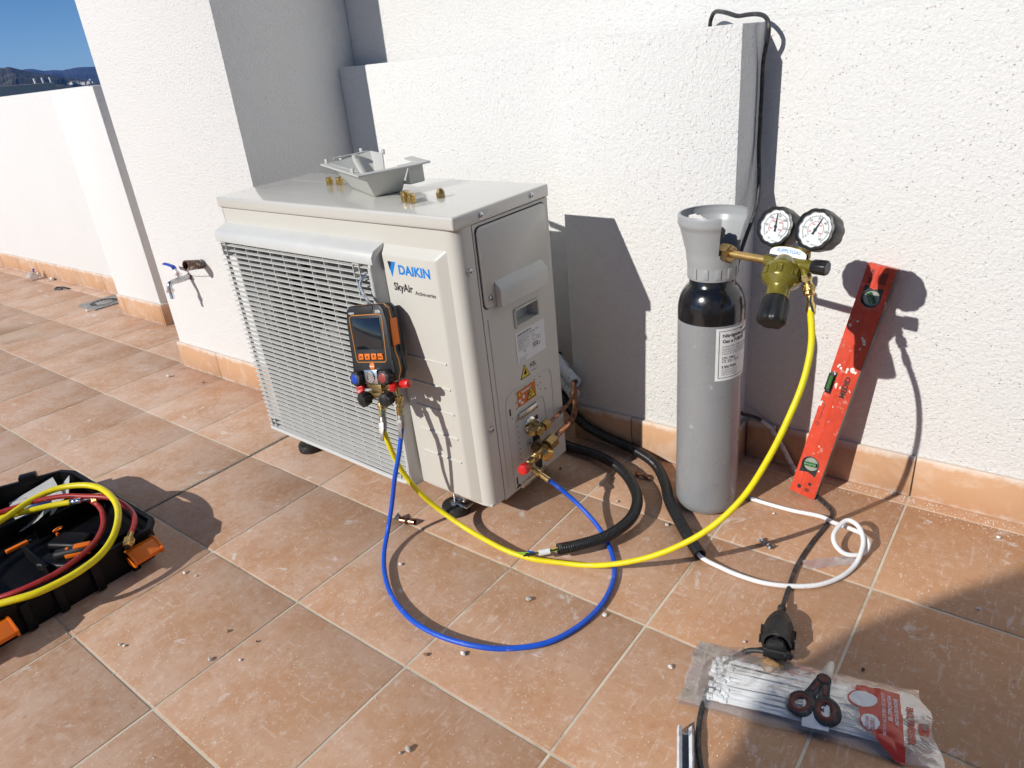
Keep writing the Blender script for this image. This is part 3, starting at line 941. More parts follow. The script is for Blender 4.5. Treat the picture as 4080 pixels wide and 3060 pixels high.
# pressed outlines low on the side panel
def ridge(pts, r=.0022, res=4):
    MB().tube(spline(pts, res), r, 6, flat=.6).build('pressed_outline', Mt['ac'], sp, S)
xr = XS + .0003
ridge([(xr, .070, .025), (xr, .070, .25), (xr, .069, .485)], .0026)
ridge([(xr, .096, .0), (xr, .096, .15), (xr, .098, .255), (xr, .110, .270), (xr, .19, .274), (xr, .272, .274), (xr, .284, .262), (xr, .286, .15), (xr, .286, .0)])
ridge([(xr, .122, .03), (xr, .124, .12), (xr, .128, .200), (xr, .136, .207), (xr, .19, .210), (xr, .236, .211), (xr, .246, .200), (xr, .248, .1), (xr, .248, .0)])
mb = MB()
dots = [(.131, .074 + .0165 * i) for i in range(8)] + [(.137, .262), (.157, .264), (.177, .266), (.197, .267), (.217, .268), (.237, .268), (.135, .240), (.134, .222), (.238, .250), (.236, .232), (.222, .212), (.113, .204), (.226, .247), (.256, .224)]
for y, z in dots: prof(mb, (XS + .0002, y, z), (1, 0, 0), [(0, .0018), (.0004, .0018)], 8)
mb.box((XS + .0003, .108, .224), (.0006, .005, .019)); mb.box((XS + .0003, .106, .022), (.0006, .005, .022))
mb.prism([(.100, .0), (.118, .0), (.118, .004), (.112, .009), (.104, .006)], XS, XS + .0006, YZ)
mb.build('punched_holes', Mt['dark'], sp, S)
# stickers
def sticker(name, y0, y1, z0, z1, mat, x=.0006):
    return MB().box((XS + x, (y0 + y1) / 2, (z0 + z1) / 2), (.0006, y1 - y0, z1 - z0)).build(name, mat, sp, S)
def sidetext(s, y, z, size, mat, x=.0011, **kw):
    M = Matrix(((0, 0, 1, XS + x), (1, 0, 0, y), (0, 1, 0, z), (0, 0, 0, 1)))
    lettering(s, size, mat, sp, M, S, **kw)
sticker('rating_label', .157, .274, .334, .416, Mt['white'])
sidetext('DAIKIN EUROPE N.V.', .164, .408, .0075, Mt['ink'], bold=.0002, width=.058)
sidetext('Zandvoordestraat 300, B-8400 Oostende, Belgium', .164, .401, .0042, Mt['ink'], width=.088)
for i, s_ in enumerate(('RZASG71M2V1B  R32', '220-240V ~ 50Hz', '62 kg  IPX4', 'PS HP 41.7 bar', '2.45 kg  1.65 t')):
    sidetext(s_, .166, .393 - .0058 * i, .0042, Mt['ink_grey'])
mb = MB()
for i in range(6): mb.box((XS + .0011, .187, .3960 - .0058 * i), (.0002, .050, .0004))
mb.build('label_rules', Mt['ink'], sp, S)
sidetext('CE', .182, .360, .0090, Mt['ink']); sidetext('Contains fluorinated', .164, .347, .0040, Mt['ink']); sidetext('greenhouse gases', .164, .342, .0040, Mt['ink']); sidetext('MADE IN TURKIYE', .161, .337, .0034, Mt['ink'])
sidetext('R32', .2235, .3625, .0115, Mt['ink'], bold=.0003)
mb = MB()
for (y, z, w_, h_) in ((.232, .3625, .020, .0125), (.226, .395, .010, .010), (.232, .380, .017, .010)):
    for dy, dz, sy, sz in ((-w_ / 2, 0, .0007, h_), (w_ / 2, 0, .0007, h_), (0, -h_ / 2, w_, .0007), (0, h_ / 2, w_, .0007)):
        mb.box((XS + .0011, y + dy, z + dz), (.0002, sy, sz))
mb.build('label_boxes', Mt['ink'], sp, S)
def tri(y, z, h, mat, x, name):
    w_ = h * 1.12
    MB().prism([(y - w_ / 2, z - h / 2), (y + w_ / 2, z - h / 2), (y, z + h / 2)], XS + x, XS + x + .0003, YZ).build(name, mat, sp, S)
for y, z in ((.250, .379), (.250, .361)):
    tri(y, z, .010, Mt['ink'], .0010, 'pictogram'); tri(y, z - .0003, .0076, Mt['white'], .0014, 'pictogram')
tri(.181, .308, .036, Mt['ink'], .0004, 'warning_triangle'); tri(.181, .3075, .029, Mt['warn_y'], .0008, 'warning_triangle')
MB().prism([(.177, .298), (.185, .298), (.187, .304), (.184, .309), (.183, .315), (.179, .310), (.176, .305)], XS + .0012, XS + .0014, YZ).build('flame_sign', Mt['ink'], sp, S)
sidetext('A2L', .201, .313, .0165, Mt['ink']); sidetext('3P450140-23', .206, .297, .0042, Mt['ink'])
sticker('warning_label', .141, .216, .222, .266, Mt['warn_o'])
sidetext('WARNING', .158, .257, .0085, Mt['white'], bold=.0003)
tri(.150, .2565, .010, Mt['warn_y'], .0010, 'warning_triangle')
tri(.196, .243, .034, Mt['ink'], .0010, 'warning_triangle'); tri(.196, .2422, .028, Mt['warn_y'], .0013, 'warning_triangle')
mb = MB()
for a in range(20, 170, 22):
    ca, sa = math.cos(math.radians(a)), math.sin(math.radians(a))
    mb.faces([(XS + .0018, .192 + ca * .004, .234 + sa * .004), (XS + .0018, .192 + ca * .013 - sa * .001, .234 + sa * .013 + ca * .001), (XS + .0018, .192 + ca * .013 + sa * .001, .234 + sa * .013 - ca * .001)], [(0, 1, 2)])
prof(mb, (XS + .0017, .192, .234), (1, 0, 0), [(0, .003), (.0002, .003)], 10)
mb.build('blast_sign', Mt['ink'], sp, S)
mb = MB()
for y, z, w_, h_ in ((.149, .238, .009, .008), (.165, .243, .008, .009), (.157, .229, .011, .005)): mb.box((XS + .0012, y, z), (.0003, w_, h_), bev=0)
mb.build('manual_signs', Mt['white'], sp, S)
MB().box((XS + .003, .175, .198), (.006, .078, .016), bev=.002).build('pipe_clip', Mt['steel'], sp, S)
# open valve recess
MB().box((XS + .0004, .200, .085), (.0008, .030, .165), bev=0).build('valve_opening', Mt['dark'], sp, S)
mb = MB()
prof(mb, (XS + .0005, .181, .152), (1, 0, 0), [(0, .024), (.002, .024), (.004, .021)], 28)
mb.build('shield_plate', Mt['chrome'], A, S)
MB().box((XS - .004, .175, -.004), (.016, .105, .018), bev=.003).build('base_bracket', Mt['steel'], A, S)
# stop valves
def hexnut(mb, a, b, r): cyl(mb, a, b, r, seg=6)
v1 = MB()
v1.box((XS + .006, .193, .146), (.010, .022, .034), bev=.004)
cyl(v1, (XS + .005, .190, .150), (XS + .040, .178, .152), .0095)
cyl(v1, (XS + .030, .205, .152), (XS + .034, .165, .153), .0085)
v1 = v1.build('stop_valve', Mt['brass_old'], A, S)
mb = MB(); hexnut(mb, (XS + .036, .188, .152), (XS + .034, .211, .152), .0135); mb.build('flare_nut', Mt['brass_old'], v1, S)
mb = MB(); prof(mb, (XS + .034, .172, .153), (.75, -.55, .10), [(0, .0100), (.002, .0125), (.014, .0125), (.016, .0100)], 6); mb.build('valve_cap', Mt['brass_old'], v1, S)
mb = MB(); prof(mb, (XS + .028, .158, .154), (.25, -.95, .08), [(0, .0095), (.002, .0115), (.014, .0115), (.016, .009)], 6); mb.build('valve_cap', Mt['brass_old'], v1, S)
v2 = MB()
v2.box((XS + .006, .193, .078), (.010, .028, .045), bev=.004)
cyl(v2, (XS + .005, .188, .086), (XS + .050, .172, .090), .0135)
cyl(v2, (XS + .036, .214, .095), (XS + .038, .150, .090), .0115)
v2 = v2.build('stop_valve', Mt['brass_old'], A, S)
mb = MB(); hexnut(mb, (XS + .042, .190, .096), (XS + .040, .222, .099), .0185); mb.build('flare_nut', Mt['brass_old'], v2, S)
mb = MB(); prof(mb, (XS + .044, .172, .088), (.85, -.35, -.06), [(0, .0135), (.002, .0175), (.021, .0175), (.024, .0145)], 6); mb.build('valve_cap', Mt['brass'], v2, S)
for y, z in ((.196, .158), (.197, .094)): screw(y, z, XS + .011, A, .0048)
# feet: rubber disc, plate, threaded rod, nut
for fx, fy in ((.118, .012), (.762, .006), (.118, .292), (.762, .292)):
    w0 = acw(fx, fy, 0)
    mb = MB().lathe([(.036, .0), (.038, .004), (.038, .018), (.036, .023), (.030, .025)], 28, Matrix.Translation((w0.x, w0.y, .0005)))
    ft = mb.build('foot_pad', Mt['rubber'], A, I4)
    mb = MB(); cyl(mb, (w0.x, w0.y, .02), (w0.x, w0.y, w0.z + .004), .0045, seg=12)
    for i in range(int((w0.z - .022) / .0018)): cyl(mb, (w0.x, w0.y, .022 + .0018 * i), (w0.x, w0.y, .0229 + .0018 * i), .0052, seg=10)
    mb.build('threaded_rod', Mt['chrome'], ft, I4)
    mb = MB(); cyl(mb, (w0.x, w0.y, .0248), (w0.x, w0.y, .0262), .013, seg=20); cyl(mb, (w0.x, w0.y, .0262), (w0.x, w0.y, .0325), .0088, seg=6)
    mb.build('hex_nut', Mt['chrome'], ft, I4)
    MB().box((w0.x + .018, w0.y + .006, .0285), (.060, .030, .004), bev=.001).build('foot_plate', Mt['steel'], ft, I4)
for fx in (.135, .780):
    MB().box((fx, .155, -.012), (.034, .30, .022), bev=.003).build('base_rail', Mt['steel'], A, S)

# ================================================================== things lying on the unit
RIM = [(.301, .142), (.591, .026), (.634, .174), (.637, .218), (.517, .273), (.515, .246), (.602, .206), (.344, .290)]
COV = [(.327, .151), (.577, .052), (.613, .166), (.356, .276)]
BAS = [(.378, .172), (.545, .102), (.572, .172), (.404, .240)]
t = thing('piping_cover', 'removed grey moulded plastic piping cover lying upturned on the unit', 'plastic cover', ACM @ Matrix.Translation((.47, .16, H + .0005)))
z0, z1, zn = H + .001, .804, .766
def sh(bot, top, k): return tuple(b_ + (t_ - b_) * k for b_, t_ in zip(bot, top))
mb = MB()
c3 = lambda p, z: (p[0], p[1], z)
nk = (zn - z0) / (z1 - z0)
Bm = sh(BAS[3], BAS[2], .36); Cm = sh(COV[3], COV[2], .36)
pts = [c3(BAS[0], z0), c3(BAS[1], z0), c3(BAS[2], z0), c3(BAS[3], z0), c3(COV[0], z1), c3(COV[1], z1), c3(COV[2], z1), c3(COV[3], z1 + .012),
       c3(Bm, z0), c3(Cm, z1 + .014), c3(sh(BAS[2], COV[2], nk), zn), c3(sh(Bm, Cm, nk), zn)]
fs = [(0, 1, 2, 8, 3), (0, 4, 5, 1), (1, 5, 6, 10, 2), (3, 7, 4, 0), (3, 8, 11, 9, 7), (8, 2, 10, 11)]
mb.faces(pts, fs)
bmesh.ops.recalc_face_normals(mb.bm, faces=mb.bm.faces)
bmesh.ops.bevel(mb.bm, geom=[e for e in mb.bm.edges if len(e.link_faces) == 2], offset=.004, segments=2, profile=.5, affect='EDGES')
bmesh.ops.solidify(mb.bm, geom=mb.bm.faces[:], thickness=.0026)
cv = mb.build('cover_shell', Mt['cover'], t, ACM, ang=30)
mb = MB()
mb.prism([RIM[0], RIM[1], COV[1], COV[0]], z1 - .0030, z1 + .0012, bev=.001)
mb.prism([RIM[1], RIM[2], COV[2], COV[1]], z1 - .0032, z1 + .0014, bev=.001)
mb.prism([RIM[2], RIM[3], RIM[4], RIM[5], RIM[6], COV[2]], z1 - .0030, z1 + .0016, bev=.001)
mb.prism([RIM[0], COV[0], COV[3], RIM[7]], z1 - .0026, z1 + .0008, bev=.001)
mb.build('rim_flange', Mt['cover'], t, ACM)
for p in (sh(RIM[0], COV[0], .5), sh(RIM[0], RIM[1], .82), sh(COV[3], COV[2], .30), sh(RIM[0], RIM[7], .35), sh(RIM[0], RIM[7], .75)):
    q = 0.010 if p[1] > .24 else 0
    MB().box((p[0] + .004, p[1] + .004, z1 + .006 + q), (.010, .005, .012), bev=.001).build('clip', Mt['cover'], t, ACM)
MB().tube([Vector(c3(sh(COV[0], COV[3], .12), z1 + .011)), Vector(c3(sh(COV[0], COV[3], .9), z1 + .013))], .0022, 6).build('rim_rail', Mt['cover'], t, ACM)
mb = MB()
pk = sh(COV[0], COV[3], .55)
mb.tube([Vector(c3(sh(BAS[0], BAS[3], .55), z0 + .004)) + Vector((.012, 0, 0)), Vector((pk[0] + .012, pk[1], z1 - .002)), Vector((pk[0] + .012, pk[1], z1 + .012))], .009, 12)
mb.build('screw_post', Mt['cover'], t, ACM)
MB().prism([(.560, .174), (.606, .170), (.612, .214), (.566, .236)], H + .018, z1 - .0032, bev=.004).build('cable_pocket', Mt['cover'], t, ACM)

def brass_cap(x, y, r, h, label, hexa=False):
    M = ACM @ Matrix.Translation((x, y, H + .0004))
    t = thing('brass_cap', label, 'brass cap', M, 'brass caps on the unit')
    mb = MB()
    if hexa:
        mb.lathe([(r * .92, 0), (r, .002), (r, h * .55), (r * .9, h * .7), (r * .55, h * .97), (0, h)], 6)
    else:
        mb.lathe([(r * .8, 0), (r * .82, .0022), (r, .0025), (r, h * .74), (r * .86, h * .76), (r * .86, h * .82), (r * .98, h * .84), (r * .96, h * .97), (r * .85, h), (0, h)], 40)
    b_ = mb.build('cap_body', Mt['brass_old' if hexa else 'brass'], t, M)
    if not hexa:
        mb = MB()
        for k in range(26):
            a = 2 * PI * k / 26
            mb.box((math.cos(a) * r, math.sin(a) * r, h * .40), (.0011, .0011, h * .62), Matrix.Rotation(0, 4, 'Z'))
        mb.build('knurling', Mt['brass'], b_, M)
brass_cap(.258, .192, .0095, .021, 'leftmost small knurled brass cap on the unit top')
brass_cap(.294, .198, .0095, .021, 'small knurled brass cap just left of the upturned grey cover')
brass_cap(.680, .080, .0110, .025, 'larger knurled brass cap right of the grey cover, touching a smaller one')
brass_cap(.703, .076, .0092, .021, 'small knurled brass cap touching the larger cap right of the grey cover')
brass_cap(.734, .140, .0105, .021, 'brown hexagonal brass cap standing alone on the unit top, on the right', True)
# ================================================================== digital manifold hung on the grille
def rotm(yaw, pit, rol):
    return Matrix.Rotation(yaw, 4, 'Z') @ Matrix.Rotation(pit, 4, 'X') @ Matrix.Rotation(rol, 4, 'Y')
MM = ACM @ Matrix.Translation((.668, -.095, .473)) @ rotm(.0973, -.226, -.1625)      # x right, z up, -y outwards
mf = thing('digital_manifold', 'black and orange digital refrigerant manifold hanging by a hook on the grille', 'manifold gauge', MM)
XZ = Matrix(((1, 0, 0, 0), (0, 0, -1, 0), (0, 1, 0, 0), (0, 0, 0, 1)))                # prism (x, z) outline, extruded outwards (-y)
S = MM
body = [(-.048, .066), (-.060, .056), (-.0625, .030), (-.060, -.045), (-.066, -.062), (-.068, -.088), (-.058, -.112), (-.028, -.116), (.030, -.116), (.060, -.112), (.070, -.088), (.068, -.062), (.061, -.045), (.0635, .030), (.060, .056), (.048, .066)]
bd = MB().prism(body, -.030, 0, XZ, bev=.004, seg=3).build('body', Mt['black'], mf, S, ang=40)
MB().prism([(x * 1.012, z * 1.006 if z > 0 else z * 1.006) for x, z in body], -.020, -.0155, XZ, bev=.0008).build('orange_band', Mt['orange_line'], mf, S)
back = [(x * .99, z) for x, z in body]
MB().prism(back, -.046, -.0302, XZ, bev=.006, seg=3).build('back_shell', Mt['black'], mf, S, ang=40)
for sx in (-1, 1):
    MB().box((sx * .0635, .023, .0), (.004, .024, .062), bev=.0015).build('orange_grip', Mt['orange'], mf, S)
def loop(mb, pts, r, y):
    P = [Vector((x, y, z)) for x, z in pts]
    P.append(P[0])
    for a_, b_ in zip(P, P[1:]): mb.tube([a_, b_], r, 6)
mb = MB()
fr = [(-.045, .044), (-.052, .038), (-.052, .02), (-.048, -.062), (-.044, -.067), (.044, -.067), (.048, -.062), (.052, .02), (.052, .038), (.045, .044)]
loop(mb, fr, .0011, -.0003)
mb.build('orange_frame_line', Mt['orange_line'], mf, S)
MB().prism([(-.0430, .0365), (.0430, .0365), (.0430, -.0365), (-.0430, -.0365)], .0002, .0012, XZ, bev=.0005).build('display', Mt['screen'], mf, S)
MB().prism([(-.030, .064), (.030, .064), (.024, .046), (-.024, .046)], .0002, .0015, XZ, bev=.0006).build('top_plate', Mt['rubber'], mf, S)
for i in range(4):
    x = -.0315 + .021 * i
    k_ = MB().prism([(x - .0088, -.0465), (x + .0088, -.0465), (x + .0080, -.0610), (x - .0080, -.0610)], .0002, .0022, XZ, bev=.0008).build('key', Mt['orange'], mf, S)
    if i in (1, 2):
        s_ = 1 if i == 1 else -1
        MB().prism([(x - .0035, -.0537 - s_ * .003), (x + .0035, -.0537 - s_ * .003), (x, -.0537 + s_ * .003)], .0023, .0025, XZ).build('arrow', Mt['ink'], k_, S)
    else:
        lettering('ESC' if i == 0 else 'Menu', .0055, Mt['ink'], k_, XZ @ Matrix.Translation((x, -.0545, .0024)), S, align='CENTER', bold=.0002)
        c_ = -1 if i == 0 else 1
        MB().prism([(x + c_ * .0082, -.0475), (x + c_ * .0040, -.0475), (x + c_ * .0080, -.0520)], .0023, .0025, XZ).build('corner_mark', Mt['ink'], k_, S)
lettering('testo', .0085, Mt['white'], mf, XZ @ Matrix.Translation((-.052, .0500, .0006)), S, bold=.0001)
lettering('558s', .0085, Mt['white'], mf, XZ @ Matrix.Translation((.034, .0500, .0006)), S, bold=.0001)
mb = MB(); prof(mb, (0, -.0003, -.0765), (0, -1, 0), [(0, .0085), (.001, .0085), (.0012, .0082)], 24)
lg = mb.build('round_badge', Mt['orange'], mf, S)
lettering('testo', .0065, Mt['white'], lg, XZ @ Matrix.Translation((0, -.0765, .0017)), S, align='CENTER', bold=.0002)
# sight glass block
MB().box((.0, -.004, -.1005), (.042, .014, .034), bev=.002).build('sight_glass_block', Mt['steel'], mf, S)
mb = MB(); prof(mb, (0, -.0112, -.1000), (0, -1, 0), [(0, .0135), (.003, .0135), (.0032, .0105), (.001, .0100)], 28, cap=False)
prof(mb, (0, -.0112, -.1000), (0, -1, 0), [(.0008, .0105), (.0010, 0.0)], 28)
mb.build('sight_glass', Mt['chrome'], mf, S)
# lobed knobs
def knob(x, z, cap, n0, r=.0190, d=(0, -1, 0), L=.020):
    mb = MB()
    prof(mb, (x, -n0 + .012, z), d, [(0, r * .55), (.008, r * .55), (.010, r * .93), (.013, r), (L + .008, r), (L + .011, r * .93), (L + .012, r * .74)], 48, lobes=7, depth=.16)
    k_ = mb.build('valve_knob', Mt['rubber'], mf, S, ang=40)
    mb = MB(); dv = Vector(d).normalized()
    prof(mb, Vector((x, -n0 + .012, z)) + dv * (L + .0118), d, [(0, r * .60), (.0010, r * .60), (.0014, r * .56)], 24)
    mb.build('knob_cap', cap, k_, S)
knob(-.040, -.104, Mt['blue_p'], .002, d=(-.10, -1, .02))
knob(.046, -.101, Mt['redbrown'], .002, d=(.06, -1, .02))
knob(-.030, -.152, Mt['black'], .0, r=.0178, d=(-.20, -1, -.15))
knob(.036, -.150, Mt['black'], .0, r=.0178, d=(.12, -1, -.15))
# brass block
mb = MB()
mb.box((0, .012, -.128), (.034, .022, .030), bev=.003)
mb.box((0, .012, -.147), (.070, .018, .018), bev=.003)
mb.box((-.030, .014, -.122), (.018, .016, .022), bev=.003)
mb.box((.034, .014, -.122), (.020, .016, .022), bev=.003)
cyl(mb, (0, .012, -.15), (0, .012, -.172), .007)
cyl(mb, (.052, .014, -.126), (.056, .014, -.158), .006)
cyl(mb, (-.05, .014, -.128), (-.03, .014, -.124), .006)
cyl(mb, (.04, .014, -.124), (.085, .014, -.121), .006)
mb.build('brass_block', Mt['brass_old'], mf, S)
for a_, b_, r_ in (((-.042, .010, -.124), (-.062, .002, -.132), .0095), ((-.046, .006, -.134), (-.058, -.004, -.142), .0085), ((.056, .004, -.122), (.066, -.014, -.128), .0095), ((.072, .014, -.122), (.098, .012, -.120), .0105)):
    mb = MB()
    dv = Vector(b_) - Vector(a_)
    L = dv.length
    prof(mb, a_, dv, [(0, r_), (L * .75, r_), (L * .92, r_ * .85), (L, r_ * .5)], 8)
    mb.build('red_cap', Mt['red'], mf, S)
# wire hook up into the grille
mb = MB().tube(spline([(.008, .012, .064), (.007, .010, .074), (-.010, .012, .098), (-.017, .016, .115), (-.012, .026, .130), (.002, .040, .136), (.014, .050, .130)], 6), .0042, 10)
mb.build('hanging_hook', Mt['steel'], mf, S)

# ================================================================== charging hoses
def knurl_nut(mb, a, d, r, L):
    prof(mb, a, d, [(0, r * .8), (L * .08, r), (L * .62, r), (L * .68, r * .82), (L * .74, r * .82), (L * .78, r * .97), (L * .95, r * .95), (L, r * .7)], 28)
    dv = Vector(d).normalized()
    M = frame(a, dv)
    for k in range(22):
        an = 2 * PI * k / 22
        for s_ in (-1, 1):
            p0 = M @ Vector((math.cos(an) * r, math.sin(an) * r, L * .1))
            p1 = M @ Vector((math.cos(an + s_ * .45) * r, math.sin(an + s_ * .45) * r, L * .6))
            mb.tube([p0, p0.lerp(p1, .5) * 1.0 + (p0.lerp(p1, .5) - (M @ Vector((0, 0, L * .35)))).normalized() * .0004, p1], .0006, 4, cap=False)

def hose(name, label, pts, r, mat, step=.006, seg=14):
    t = thing(name, label, 'hose', pts[len(pts) // 2])
    path = resample(spline(pts, 16), step)
    b_ = MB().tube(path, r, seg).build('hose_tube', mat, t, I4)
    return t, path

YEL = [(2.955,-0.330,0.596),(2.975,-0.375,0.541),(2.978,-0.415,0.481),(2.967,-0.450,0.416),(2.943,-0.480,0.332),(2.902,-0.505,0.236),(2.841,-0.540,0.156),(2.753,-0.575,0.087),(2.670,-0.600,0.045),(2.598,-0.612,0.018),(2.524,-0.635,0.012),(2.472,-0.655,0.014),(2.413,-0.666,0.018),(2.340,-0.664,0.022),(2.260,-0.658,0.030),(2.196,-0.668,0.063),(2.162,-0.690,0.113),(2.142,-0.708,0.163),(2.131,-0.720,0.207),(2.126,-0.731,0.261),(2.121,-0.736,0.307)]
BLU = [(2.166,-0.718,0.316),(2.159,-0.732,0.258),(2.145,-0.748,0.191),(2.128,-0.760,0.111),(2.119,-0.777,0.050),(2.150,-0.828,0.018),(2.218,-0.888,0.012),(2.297,-0.931,0.012),(2.386,-0.956,0.016),(2.465,-0.955,0.018),(2.537,-0.937,0.018),(2.584,-0.908,0.012),(2.644,-0.847,0.008),(2.674,-0.774,0.007),(2.682,-0.697,0.007),(2.667,-0.620,0.007),(2.640,-0.567,0.007),(2.588,-0.508,0.010),(2.544,-0.481,0.025),(2.494,-0.464,0.045),(2.454,-0.463,0.070),(2.421,-0.474,0.100),(2.403,-0.485,0.120)]
ty, py = hose('charging_hose', 'long yellow charging hose from the manifold to the gas regulator', YEL, .0063, Mt['hose_y'])
tb, pb_ = hose('charging_hose', 'blue charging hose looping over the tiles from manifold to valve', BLU, .0057, Mt['hose_b'])
def mw(x, y, z): return MM @ Vector((x, y, z))
def ball_valve_end(t, a, b):
    """knurled nut at the manifold port a, stub, hex, grey ball valve with lever, down to the hose end b"""
    a, b = Vector(a), Vector(b)
    d = (b - a).normalized(); L = (b - a).length
    mb = MB(); knurl_nut(mb, a, d, .0098, .020); n_ = mb.build('swivel_nut', Mt['brass'], t, I4)
    mb = MB(); prof(mb, a + d * .018, d, [(0, .0055), (L - .055, .0042), (L - .05, .0050)], 14); mb.build('stub_pipe', Mt['brass'], t, I4)
    mb = MB(); cyl(mb, a + d * (L - .052), a + d * (L - .042), .0095, seg=6); cyl(mb, a + d * (L - .041), a + d * (L - .032), .0092, seg=6); mb.build('hex_collar', Mt['brass'], t, I4)
    mb = MB(); prof(mb, a + d * (L - .034), d, [(0, .0075), (.004, .0088), (.022, .0088), (.034, .0072)], 16); v_ = mb.build('ball_valve', Mt['valve_grey'], t, I4)
    out = (ACM.to_3x3() @ Vector((.35, -1, 0))).normalized()
    p = a + d * (L - .016) + out * .0095
    sd = d.cross(out).normalized()
    M = Matrix((( sd.x, d.x, out.x, p.x), (sd.y, d.y, out.y, p.y), (sd.z, d.z, out.z, p.z), (0, 0, 0, 1)))
    MB().prism([(-.0068, -.008), (.0068, -.008), (.0068, .008), (.0040, .015), (.0044, .036), (-.0044, .036), (-.0040, .015), (-.0068, .008)], -.001, .0016, M, bev=.0006).build('lever', Mt['valve_grey'], v_, I4)
    mb = MB(); mb.lathe([(.0030, .0017), (.0030, .0022), (.0016, .0024)], 12, M); mb.build('lever_screw', Mt['steel'], v_, I4)
ball_valve_end(ty, mw(0, .012, -.166), YEL[-1])
ball_valve_end(tb, mw(.056, .014, -.150), BLU[0])
# regulator end of the yellow hose
d = (Vector(YEL[0]) - Vector((2.946, -.314, .622)))
mb = MB(); prof(mb, (2.9495, -.3185, .612), d, [(0, .0062), (.012, .0062), (.016, .0085), (.034, .0088), (.036, .0075)], 18); mb.build('ferrule', Mt['brass'], ty, I4)
mb = MB(); knurl_nut(mb, (2.9430, -.3115, .6330), d, .0110, .021); mb.build('swivel_nut', Mt['brass'], ty, I4)
# unit end of the blue hose
d = (Vector(BLU[-2]) - Vector(BLU[-1])).normalized()
pA = acw(.952, .107, .079)
d2 = (Vector(BLU[-1]) - pA).normalized()
mb = MB(); prof(mb, Vector(BLU[-1]) - d2 * .026, d2, [(0, .0055), (.010, .0058), (.012, .0080), (.034, .0082)], 18); mb.build('ferrule', Mt['brass'], tb, I4)
mb = MB(); knurl_nut(mb, pA + d2 * .004, d2, .0105, .022); mb.build('swivel_nut', Mt['brass'], tb, I4)
# core removal tool with the red knob, between service port and blue hose
t = thing('valve_core_tool', 'brass valve core tool with a red knob screwed to the lower stop valve', 'valve tool', acw(.948, .106, .085))
p0, p1 = acw(.938, .152, .088), acw(.957, .060, .0965)
dv = (p1 - p0).normalized()
mb = MB(); knurl_nut(mb, p0, dv, .0108, .024); mb.build('swivel_nut', Mt['brass_old'], t, I4)
mb = MB(); prof(mb, p0 + dv * .02, dv, [(0, .0072), (.008, .0072), (.009, .0090), (.034, .0090), (.036, .0065), (.060, .0065)], 16)
cyl(mb, p0 + dv * .048, pA + d2 * .006, .0062); mb.build('tool_body', Mt['brass_old'], t, I4)
mb = MB(); prof(mb, p0 + dv * .068, dv, [(0, .0125), (.002, .0138), (.018, .0138), (.021, .0125), (.022, .0100)], 30, lobes=15, depth=.05); rk = mb.build('red_knob', Mt['red'], t, I4)

# ================================================================== copper pipes, insulation
P1 = [acw(.935, .200, .152), (2.329, -.362, .197), (2.336, -.330, .207), (2.324, -.280, .202), (2.305, -.220, .191), (2.284, -.170, .188), (2.268, -.140, .209), (2.225, -.105, .216)]
P2 = [acw(.940, .212, .098), (2.339, -.360, .148), (2.343, -.330, .160), (2.342, -.290, .165), (2.323, -.230, .159), (2.297, -.180, .161), (2.275, -.150, .176), (2.262, -.128, .190), (2.220, -.100, .200)]
for pts, r, lab in ((P1, .0050, 'thin copper pipe bending from the upper stop valve into the insulation'), (P2, .0080, 'thicker copper pipe with a kink, leaving the lower stop valve')):
    mb = MB().tube(resample(spline(pts, 12), .006), r, 14, rf=(lambda s_, r=r: r * (1 + (.16 * math.exp(-((s_ - .135) / .03) ** 2) if r > .006 else 0))))
    tag(mb.build('copper_pipe', Mt['copper']), lab, 'pipe', 'copper pipes of the unit')
def foam_tube(pts, r, label, split):
    mb = MB()
    path = resample(spline(pts, 8), .006)
    mb.tube(path, r, 18, cap=False, rf=lambda s_: r * (1 + .04 * math.sin(s_ * 900)))
    mb.tube(path, r * .58, 14, cap=False)
    # end rings
    for i, q in ((0, path[0]), (-1, path[-1])):
        dd = (path[1] - path[0]) if i == 0 else (path[-1] - path[-2])
        mb.lathe([(r * .58, 0), (r, 0)], 18, frame(q, dd), cap=False)
    tag(mb.build('pipe_insulation', Mt['foam']), label, 'insulation', 'white pipe insulation')
foam_tube([(2.06, -.02, .262), (2.120, -.045, .246), (2.172, -.070, .232), (2.221, -.100, .217), (2.268, -.131, .208)], .0185, 'upper white foam pipe insulation with open end behind the unit', 0)
foam_tube([(2.05, -.005, .215), (2.110, -.035, .190), (2.168, -.070, .180), (2.218, -.102, .176), (2.264, -.132, .170)], .0175, 'lower torn white foam pipe insulation behind the unit', 1)

# ================================================================== corrugated conduits, wires, white pipe
def conduit(name, label, pts, r, pitch=.0055):
    path = resample(spline(pts, 16), pitch / 4)
    mb = MB().tube(path, r, 16, cap=False, rf=lambda s_: r * (1 + .055 * math.sin(2 * PI * s_ / pitch)))
    mb.tube(path, r * .82, 14, cap=False)
    dd = path[-1] - path[-2]
    mb.lathe([(r * .82, 0), (r * 1.02, 0)], 16, frame(path[-1], dd), cap=False)
    return tag(mb.build(name, Mt['conduit'], ang=60), label, 'conduit', 'black corrugated conduits'), path
C1 = [(2.10, -.12, .022), (2.197, -.162, .020), (2.260, -.181, .020), (2.370, -.190, .022), (2.469, -.232, .028), (2.544, -.296, .033), (2.588, -.357, .034), (2.607, -.433, .034), (2.591, -.517, .034), (2.552, -.578, .034), (2.518, -.616, .034)]
C2 = [(2.140, -.030, .240), (2.208, -.105, .13), (2.272, -.115, .070), (2.340, -.115, .045), (2.449, -.118, .026), (2.531, -.150, .020), (2.601, -.225, .018), (2.642, -.288, .018), (2.709, -.363, .018), (2.763, -.418, .018), (2.797, -.450, .018)]
